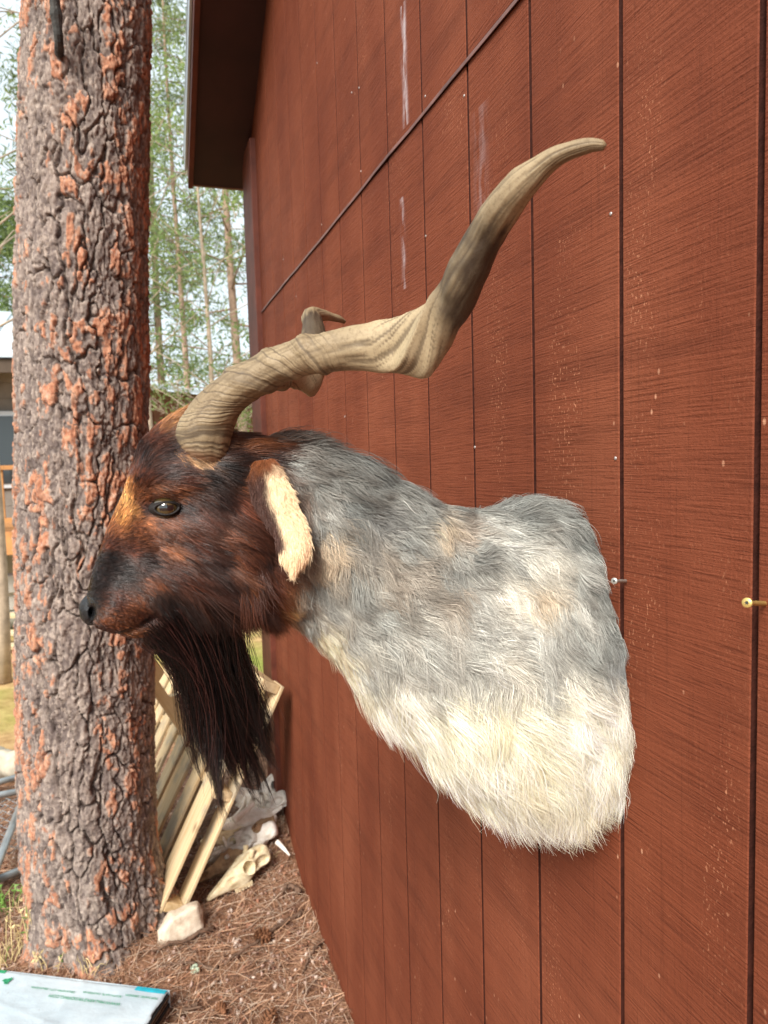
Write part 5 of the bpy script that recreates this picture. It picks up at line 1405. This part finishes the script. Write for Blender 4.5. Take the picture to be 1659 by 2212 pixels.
def make_tree(name, label, base, H, r0, mat_l, seed, crown=(0.35, 1.0), spread=.28, n_limb=26, n_leaf=7000, leaf=.05, bark=None, lean=(0, 0), needle=True, droop=.25, clump=.16, group='trees beyond the yard', cat='tree'):
    rg = np.random.default_rng(seed)
    root = empty(name, base); tag(root, label, cat, group)
    def ax(t_): return np.array([lean[0] * t_ * H + .06 * math.sin(t_ * 5 + seed), lean[1] * t_ * H + .05 * math.sin(t_ * 4 + 2 * seed), t_ * H])
    ts = np.linspace(0, 1, 14); mb = MB()
    mb.tube([ax(t_) for t_ in ts], [r0 * (1 - .88 * t_) for t_ in ts], 8)
    tips = []
    for i in range(n_limb):
        t_ = crown[0] + (crown[1] - crown[0]) * ((i + rg.random()) / n_limb) * .97; a = i * 2.4 + rg.normal(0, .4)
        env = (1.05 - t_) ** .75 if needle else math.sin(math.pi * min(1, .15 + .8 * (t_ - crown[0]) / (crown[1] - crown[0] + 1e-6))) * .62
        L = H * spread * env * rg.uniform(.75, 1.2) + .25
        up = (.15 if needle else .75) + rg.normal(0, .12)
        d = np.array([math.cos(a), math.sin(a), up]); b = ax(t_)
        P = [b + d * L * s_ + np.array([0, 0, -droop * L * s_ * s_]) + rg.normal(0, .02 * L, 3) * s_ for s_ in np.linspace(0, 1, 6)]
        mb.tube(P, np.linspace(max(.006, r0 * .28 * (1.1 - t_)), .004, 6), 5)
        for k in range(rg.integers(3, 6)):
            s_ = rg.uniform(.3, 1); q = b + d * L * s_ + np.array([0, 0, -droop * L * s_ * s_])
            e = q + np.array([rg.normal(0, .25), rg.normal(0, .25), rg.normal(.06, .15)]) * L * .9
            m_ = (q + e) / 2 + rg.normal(0, .03 * L, 3)
            mb.tube([q, m_, e], [.006, .004, .002], 4, cap=False)
            tips += [q * (1 - u) + e * u for u in (.3, .55, .75, .9, 1.0)]
        tips += [np.array(P[k]) for k in (3, 4, 5)]
    o = link('trunk', mb.mesh('trunk', bark or BARK_G, True), root)
    if n_leaf:
        T = np.array(tips)[rg.integers(0, len(tips), n_leaf)] + rg.normal(0, clump, (n_leaf, 3)) * np.array([1, 1, .7])
        d = rg.normal(0, 1, (n_leaf, 3)); d /= np.linalg.norm(d, axis=1)[:, None]
        w = np.cross(d, rg.normal(0, 1, (n_leaf, 3))); w /= np.linalg.norm(w, axis=1)[:, None]
        l_ = leaf * rg.uniform(.6, 1.4, (n_leaf, 1)); wd = l_ * (.16 if needle else .34)
        V = np.stack([T - d * l_, T - w * wd, T + d * l_, T + w * wd], 1).reshape(-1, 3)
        F = np.arange(n_leaf * 4).reshape(-1, 4)
        var = np.repeat(np.clip(.5 + .35 * fbm(T * 1.3, 2, seed) + rg.normal(0, .18, n_leaf), 0, 1), 4)
        link('crown', new_mesh('crown', V, F, mat_l, False, None, {'leafvar': var}), root)
    return root
def gxy(px, Y):
    d = ray(px, 1000); return (float(d[0] / d[1] * Y), Y, 0.0)
make_tree('pine_tree', 'slender pine with a thin brown trunk between thick trunk and shed', gxy(408, 15), 13, .075, L_PINE, 1, (.30, 1), .20, 34, 8500, .070, clump=.13)
make_tree('pine_tree', 'tall pine with dark needles close beside the shed corner', gxy(528, 13), 12, .10, L_PINE, 2, (.34, 1), .22, 34, 8500, .070, clump=.12, lean=(-.01, 0))
make_tree('pine_tree', 'tall dense green pine behind the thick trunk edge', gxy(362, 21), 17, .13, L_PINE, 3, (.22, 1), .18, 34, 7500, .10, clump=.28)
make_tree('leaning_tree', 'pale leaning tree trunk right beside the thick pine trunk', gxy(346, 8.5), 5.5, .055, L_BUD, 5, (.5, 1), .25, 14, 1500, .035, BARK_P, (-.06, .02), False, .1, .12)
make_tree('budding_tree', 'thin budding tree with bright green young leaves under the eave', gxy(452, 9.5), 6.5, .05, L_BUD, 6, (.30, 1), .30, 26, 5200, .032, BARK_P, (.01, 0), False, .1, .12)
make_tree('budding_tree', 'bare branched budding tree left of the thick trunk', gxy(-40, 6.5), 6.8, .06, L_BUD, 7, (.40, 1), .30, 26, 2600, .022, BARK_P, (.015, 0), False, .1, .10)
make_tree('bare_shrub', 'bare twiggy shrub in front of the far pines', gxy(470, 10.5), 2.9, .03, L_BUD, 8, (.08, 1), .42, 30, 900, .03, BARK_P, (0, 0), False, .05, .12, cat='shrub')
make_tree('bare_shrub', 'grey twiggy shrub behind the leaning trunk', gxy(385, 11.5), 3.1, .03, L_BUD, 9, (.08, 1), .42, 30, 1800, .035, BARK_P, (0, 0), False, .05, .12, cat='shrub')
make_tree('pine_tree', 'bright green pine behind the house roof', gxy(5, 19), 8.2, .16, L_BUD, 10, (.12, 1), .26, 40, 15000, .10, clump=.26)
make_tree('pine_tree', 'green pine hidden mostly behind the thick trunk', gxy(200, 20), 13, .2, L_PINE, 11, (.12, 1), .26, 40, 14000, .12, clump=.28)
make_tree('pine_tree', 'pine standing well left of the house', gxy(-420, 22), 14, .2, L_PINE, 12, (.12, 1), .24, 40, 12000, .12, clump=.28)
def treeline():
    rg = np.random.default_rng(8); n = 46000
    a = rg.uniform(-1.25, .75, n); R = rg.uniform(36, 50, n)
    h = (2.6 + 2.0 * vnoise(np.stack([a * 16, 0 * a, 0 * a], -1), 2) + 1.6 * vnoise(np.stack([a * 45, 0 * a, 0 * a], -1), 3)) * 1.25
    z = rg.random(n) ** .8 * h
    T = np.stack([R * np.sin(a), R * np.cos(a), z], -1)
    d = rg.normal(0, 1, (n, 3)); d /= np.linalg.norm(d, axis=1)[:, None]; w = np.cross(d, rg.normal(0, 1, (n, 3))); w /= np.linalg.norm(w, axis=1)[:, None]
    l_ = .34 * rg.uniform(.5, 1.4, (n, 1))
    V = np.stack([T - d * l_, T - w * l_ * .4, T + d * l_, T + w * l_ * .4], 1).reshape(-1, 3)
    var = np.repeat(np.clip(.55 + .4 * fbm(T * .25, 2, 4) + rg.normal(0, .15, n), 0, 1), 4)
    o = link('far_forest', new_mesh('far_forest', V, np.arange(n * 4).reshape(-1, 4), leaf_mat('far_foliage', (.06, .09, .04), (.20, .26, .10)), False, None, {'leafvar': var}))
    tag(o, 'distant green woods along the horizon behind the yard', 'forest', None, 'stuff')
treeline()

# ------------------------------------------------ house with deck
def make_house():
    root = empty('cabin', (-2.6, 9.5, 0)); tag(root, 'weathered cabin with metal roof and wooden deck behind the thick trunk', 'house')
    inv = Matrix.Translation(-Vector(root.location))
    def P(name, lo, hi, m, par=root, ch=0):
        mb = MB(); mb.box(lo, hi, ch=ch); return link(name, mb.mesh(name, m), par, inv if par is root else None)
    wallm = simple('weathered_board', lin((128, 122, 114)), .9, .1, 0, .3, 3, .4)
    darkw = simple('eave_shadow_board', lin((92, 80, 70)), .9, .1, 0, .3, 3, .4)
    deckm = simple('deck_cedar', lin((186, 132, 84)), .8, .2, 0, .3, 4, .3)
    cream = simple('cream_skirting', lin((206, 196, 170)), .8, .2, 0, .15, 3)
    white = simple('window_paint', lin((190, 194, 196)), .6, .3, 0, .1, 5)
    glass = NT('window_glass'); glass.fin((.03, .04, .045), .05, None, .8)
    metal = simple('metal_roofing', lin((206, 216, 222)), .35, .5, .3, .15, 1.5)
    block = simple('concrete_block', lin((178, 174, 166)), .9, .1, 0, .2, 9, .4)
    X0, X1 = -7.1, -0.95
    for k in range(11):
        P('siding_board', (X0, 10.0, .9 + k * .19), (X1, 10.03 + .004 * (k % 2), .9 + k * .19 + .186), wallm)
    P('end_wall', (X1 - .05, 10.05, .9), (X1, 14.0, 2.98), wallm)
    P('end_wall', (X0, 10.05, .9), (X0 + .05, 14.0, 2.98), wallm); P('back_wall', (X0, 14.0, .2), (X1, 14.05, 2.98), wallm)
    P('eave_fascia', (X0 - .2, 9.42, 2.86), (X1 + .25, 9.46, 3.02), darkw)
    # roof sheets with seams
    for k in range(13):
        xa = X0 - .25 + k * .52
        V = [(xa, 9.38, 3.03), (xa + .5, 9.38, 3.03), (xa + .5, 12.0, 4.0), (xa, 12.0, 4.0), (xa, 9.38, 3.07), (xa + .5, 9.38, 3.07), (xa + .5, 12.0, 4.04), (xa, 12.0, 4.04)]
        mb = MB(); mb.add(V, [(0, 3, 2, 1), (4, 5, 6, 7), (0, 1, 5, 4), (1, 2, 6, 5), (2, 3, 7, 6), (3, 0, 4, 7)]); mb.tube([(xa + .5, 9.38, 3.075), (xa + .5, 12.0, 4.045)], .018, 6)
        link('roof_sheet', mb.mesh('roof_sheet', metal), root, inv)
    mb = MB(); mb.add([(X0 - .25, 12.0, 4.04), (X1 + .27, 12.0, 4.04), (X1 + .27, 14.5, 3.05), (X0 - .25, 14.5, 3.05)], [(0, 1, 2, 3)]); link('roof_back', mb.mesh('roof_back', metal), root, inv)
    for (xa, xb) in ((-2.15, -1.45), (-4.4, -3.4), (-6.3, -5.3)):
        w = P('window', (xa - .07, 9.96, 1.50), (xb + .07, 9.998, 2.45), white, ch=.004)
        for (a, b) in ((xa, (xa + xb) / 2 - .02), ((xa + xb) / 2 + .02, xb)): P('pane', (a, 9.945, 1.56), (b, 9.958, 2.39), glass.m, w)
    # deck
    for k in range(11): P('deck_plank', (X0, 8.3 + k * .152, 1.06), (X1, 8.3 + k * .152 + .146, 1.095), deckm)
    P('rim_joist', (X0, 8.26, .86), (X1, 8.298, 1.09), deckm)
    P('top_rail', (X0, 8.28, 1.74), (X1, 8.37, 1.785), deckm); P('bottom_rail', (X0, 8.30, 1.20), (X1, 8.35, 1.24), deckm)
    bal = None
    for k in range(48):
        if bal is None:
            bal = P('baluster', (X1 - .04, 8.305, 1.242), (X1 - .005, 8.345, 1.738), deckm)
        else:
            o = bal.copy(); COL.objects.link(o); o.location.x = -.13 * k
    for k in range(5): P('post', (X1 - .10 - k * 1.5, 8.30, 0), (X1 - .01 - k * 1.5, 8.40, .858), deckm)
    P('skirting', (X0, 9.9, .05), (X1, 9.93, 1.05), cream)
    rg = random.Random(2)
    for i in range(2):
        for j in range(3):
            o = empty('concrete_block', (X1 - .38 - i * .44 + rg.uniform(-.03, .03), 8.75 + rg.uniform(-.06, .06), j * .2), (0, 0, rg.uniform(-.1, .1)))
            tag(o, ('lowest', 'middle', 'topmost')[j] + ' grey concrete block in the ' + ('stack under the deck nearest the trunk', 'outer stack under the deck')[i], 'block', 'blocks stacked under the deck')
            mb = MB(); mb.box((-.2, -.1, 0), (.2, .1, .195), ch=.008); link('block_body', mb.mesh('block_body', block), o)
    lum = wood('sawn_lumber', lin((206, 182, 140)), lin((232, 216, 180)), lin((160, 150, 136)), 0, .4)
    for i, (px, py, dx, ry, lb) in enumerate(((8, 1345, .35, .12, 'pale sawn plank lying on the others before the deck'), (14, 1370, .5, -.05, 'long pale plank on the dirt before the deck'), (0, 1388, .3, .25, 'short pale plank on the ground nearest the trunk'))):
        c = at_z(px, py, .1); mb = MB(); mb.box((-1.2, -.07, -.02), (dx, .07, .02), ch=.004)
        o = link('lumber_plank', mb.mesh('lumber_plank', lum)); o.location = (c[0], c[1], .05 + .06 * (2 - i)); o.rotation_euler = (0, .02, ry); tag(o, lb, 'plank', 'planks before the deck')
make_house()
def make_outbuilding():
    root = empty('low_shed', (.6, 15.5, 0)); tag(root, 'low brown shed with pale metal roof beyond the goat horns', 'shed')
    inv = Matrix.Translation(-Vector(root.location))
    A, B = at(322, 838, 14.0), at(600, 905, 17.5)
    brown = simple('brown_board', lin((120, 80, 62)), .9, .1, 0, .3, 3, .3); metal = simple('pale_metal_roof', lin((214, 224, 232)), .35, .5, .2, .12, 2)
    d = B - A; d[2] = 0; n = np.array([-d[1], d[0], 0]); n /= np.linalg.norm(n)
    if n[1] < 0: n = -n
    A2 = A - d * .8; zt = A[2]
    A2[2] = zt; B2 = B.copy(); B2[2] = zt
    back = n * 3.2 + np.array([0, 0, .55]); th = np.array([0, 0, .07])
    k = 10
    for i in range(k):
        p, q_ = A2 + (B2 - A2) * i / k, A2 + (B2 - A2) * (i + .97) / k
        mb = MB(); mb.add([p, q_, q_ + back, p + back, p + th, q_ + th, q_ + back + th, p + back + th], [(0, 3, 2, 1), (4, 5, 6, 7), (0, 1, 5, 4), (1, 2, 6, 5), (2, 3, 7, 6), (3, 0, 4, 7)])
        link('roof_sheet', mb.mesh('roof_sheet', metal), root, inv)
        a0, b0 = p + n * .3, q_ + n * .3
        mb = MB(); mb.add([(a0[0], a0[1], -.1), (b0[0], b0[1], -.1), (b0[0], b0[1], zt + .02), (a0[0], a0[1], zt + .02)] + [(v[0] + n[0] * .03, v[1] + n[1] * .03, v[2]) for v in ((a0[0], a0[1], -.1), (b0[0], b0[1], -.1), (b0[0], b0[1], zt + .02), (a0[0], a0[1], zt + .02))], [(0, 1, 2, 3), (7, 6, 5, 4), (0, 4, 5, 1), (1, 5, 6, 2), (2, 6, 7, 3), (3, 7, 4, 0)])
        link('wall_board', mb.mesh('wall_board', brown), root, inv)
make_outbuilding()
# ------------------------------------------------ log, metal rails and chain-link offcut left of the trunk
def make_log():
    c0, c1 = at_z(-160, 1640, .08), at_z(60, 1655, .08)
    mb = MB(); P = np.linspace(c0, c1, 24); P[:, 2] = .085; P += RNG.normal(0, .004, P.shape)
    mb.tube(P, .085 + .008 * RNG.standard_normal(24), 14)
    o = link('fallen_log', mb.mesh('fallen_log', simple('grey_log', lin((176, 166, 148)), .9, .1, 0, .4, 12, .7), True)); tag(o, 'grey weathered log lying on the ground left of the trunk', 'log')
make_log()
GALV = simple('galvanised_tube', lin((160, 166, 168)), .4, .5, .6, .25, 14)
for i, (p, q_, z0, z1, lb) in enumerate((((-120, 1725), (60, 1672), .05, .07, 'uppermost galvanised rail lying behind the trunk foot'), ((-120, 1742), (60, 1706), .03, .05, 'second galvanised rail lying just below the uppermost one'), ((-60, 2010), (60, 1700), .06, .10, 'grey rail propped steeply beside the trunk edge'), ((-70, 1930), (75, 1868), .03, .03, 'pale metal rail lying near the green weeds'))):
    a, b = at_z(p[0], p[1], z0), at_z(q_[0], q_[1], z1)
    mb = MB(); mb.tube([a, (a + b) / 2 + np.array([0, 0, .004]), b], .017, 12); o = link('metal_rail', mb.mesh('metal_rail', GALV, True)); tag(o, lb, 'metal rail', 'metal rails on the ground')
def chain_link():
    mb = MB(); c = at_z(0, 1800, .02); n = 15; s = .06
    for k in range(n):
        for sg in (1, -1):
            pts = []
            for j in range(2 * 9):
                x = (k - n / 2) * s + (s / 2 if (j % 2 == 0) else 0) * sg * .95 ; y = (j - 9) * s * .52
                pts.append((c[0] - .1 + x, c[1] + y, .03 + .03 * math.sin(x * 5 + y * 3) + (.004 * sg) + .02))
            mb.tube(pts, .0018, 4, cap=False)
    o = link('chain_link_mesh', mb.mesh('chain_link_mesh', GALV)); tag(o, 'loose chain link fence piece lying among the metal rails', 'chain link'); o['kind'] = 'thing'
chain_link()
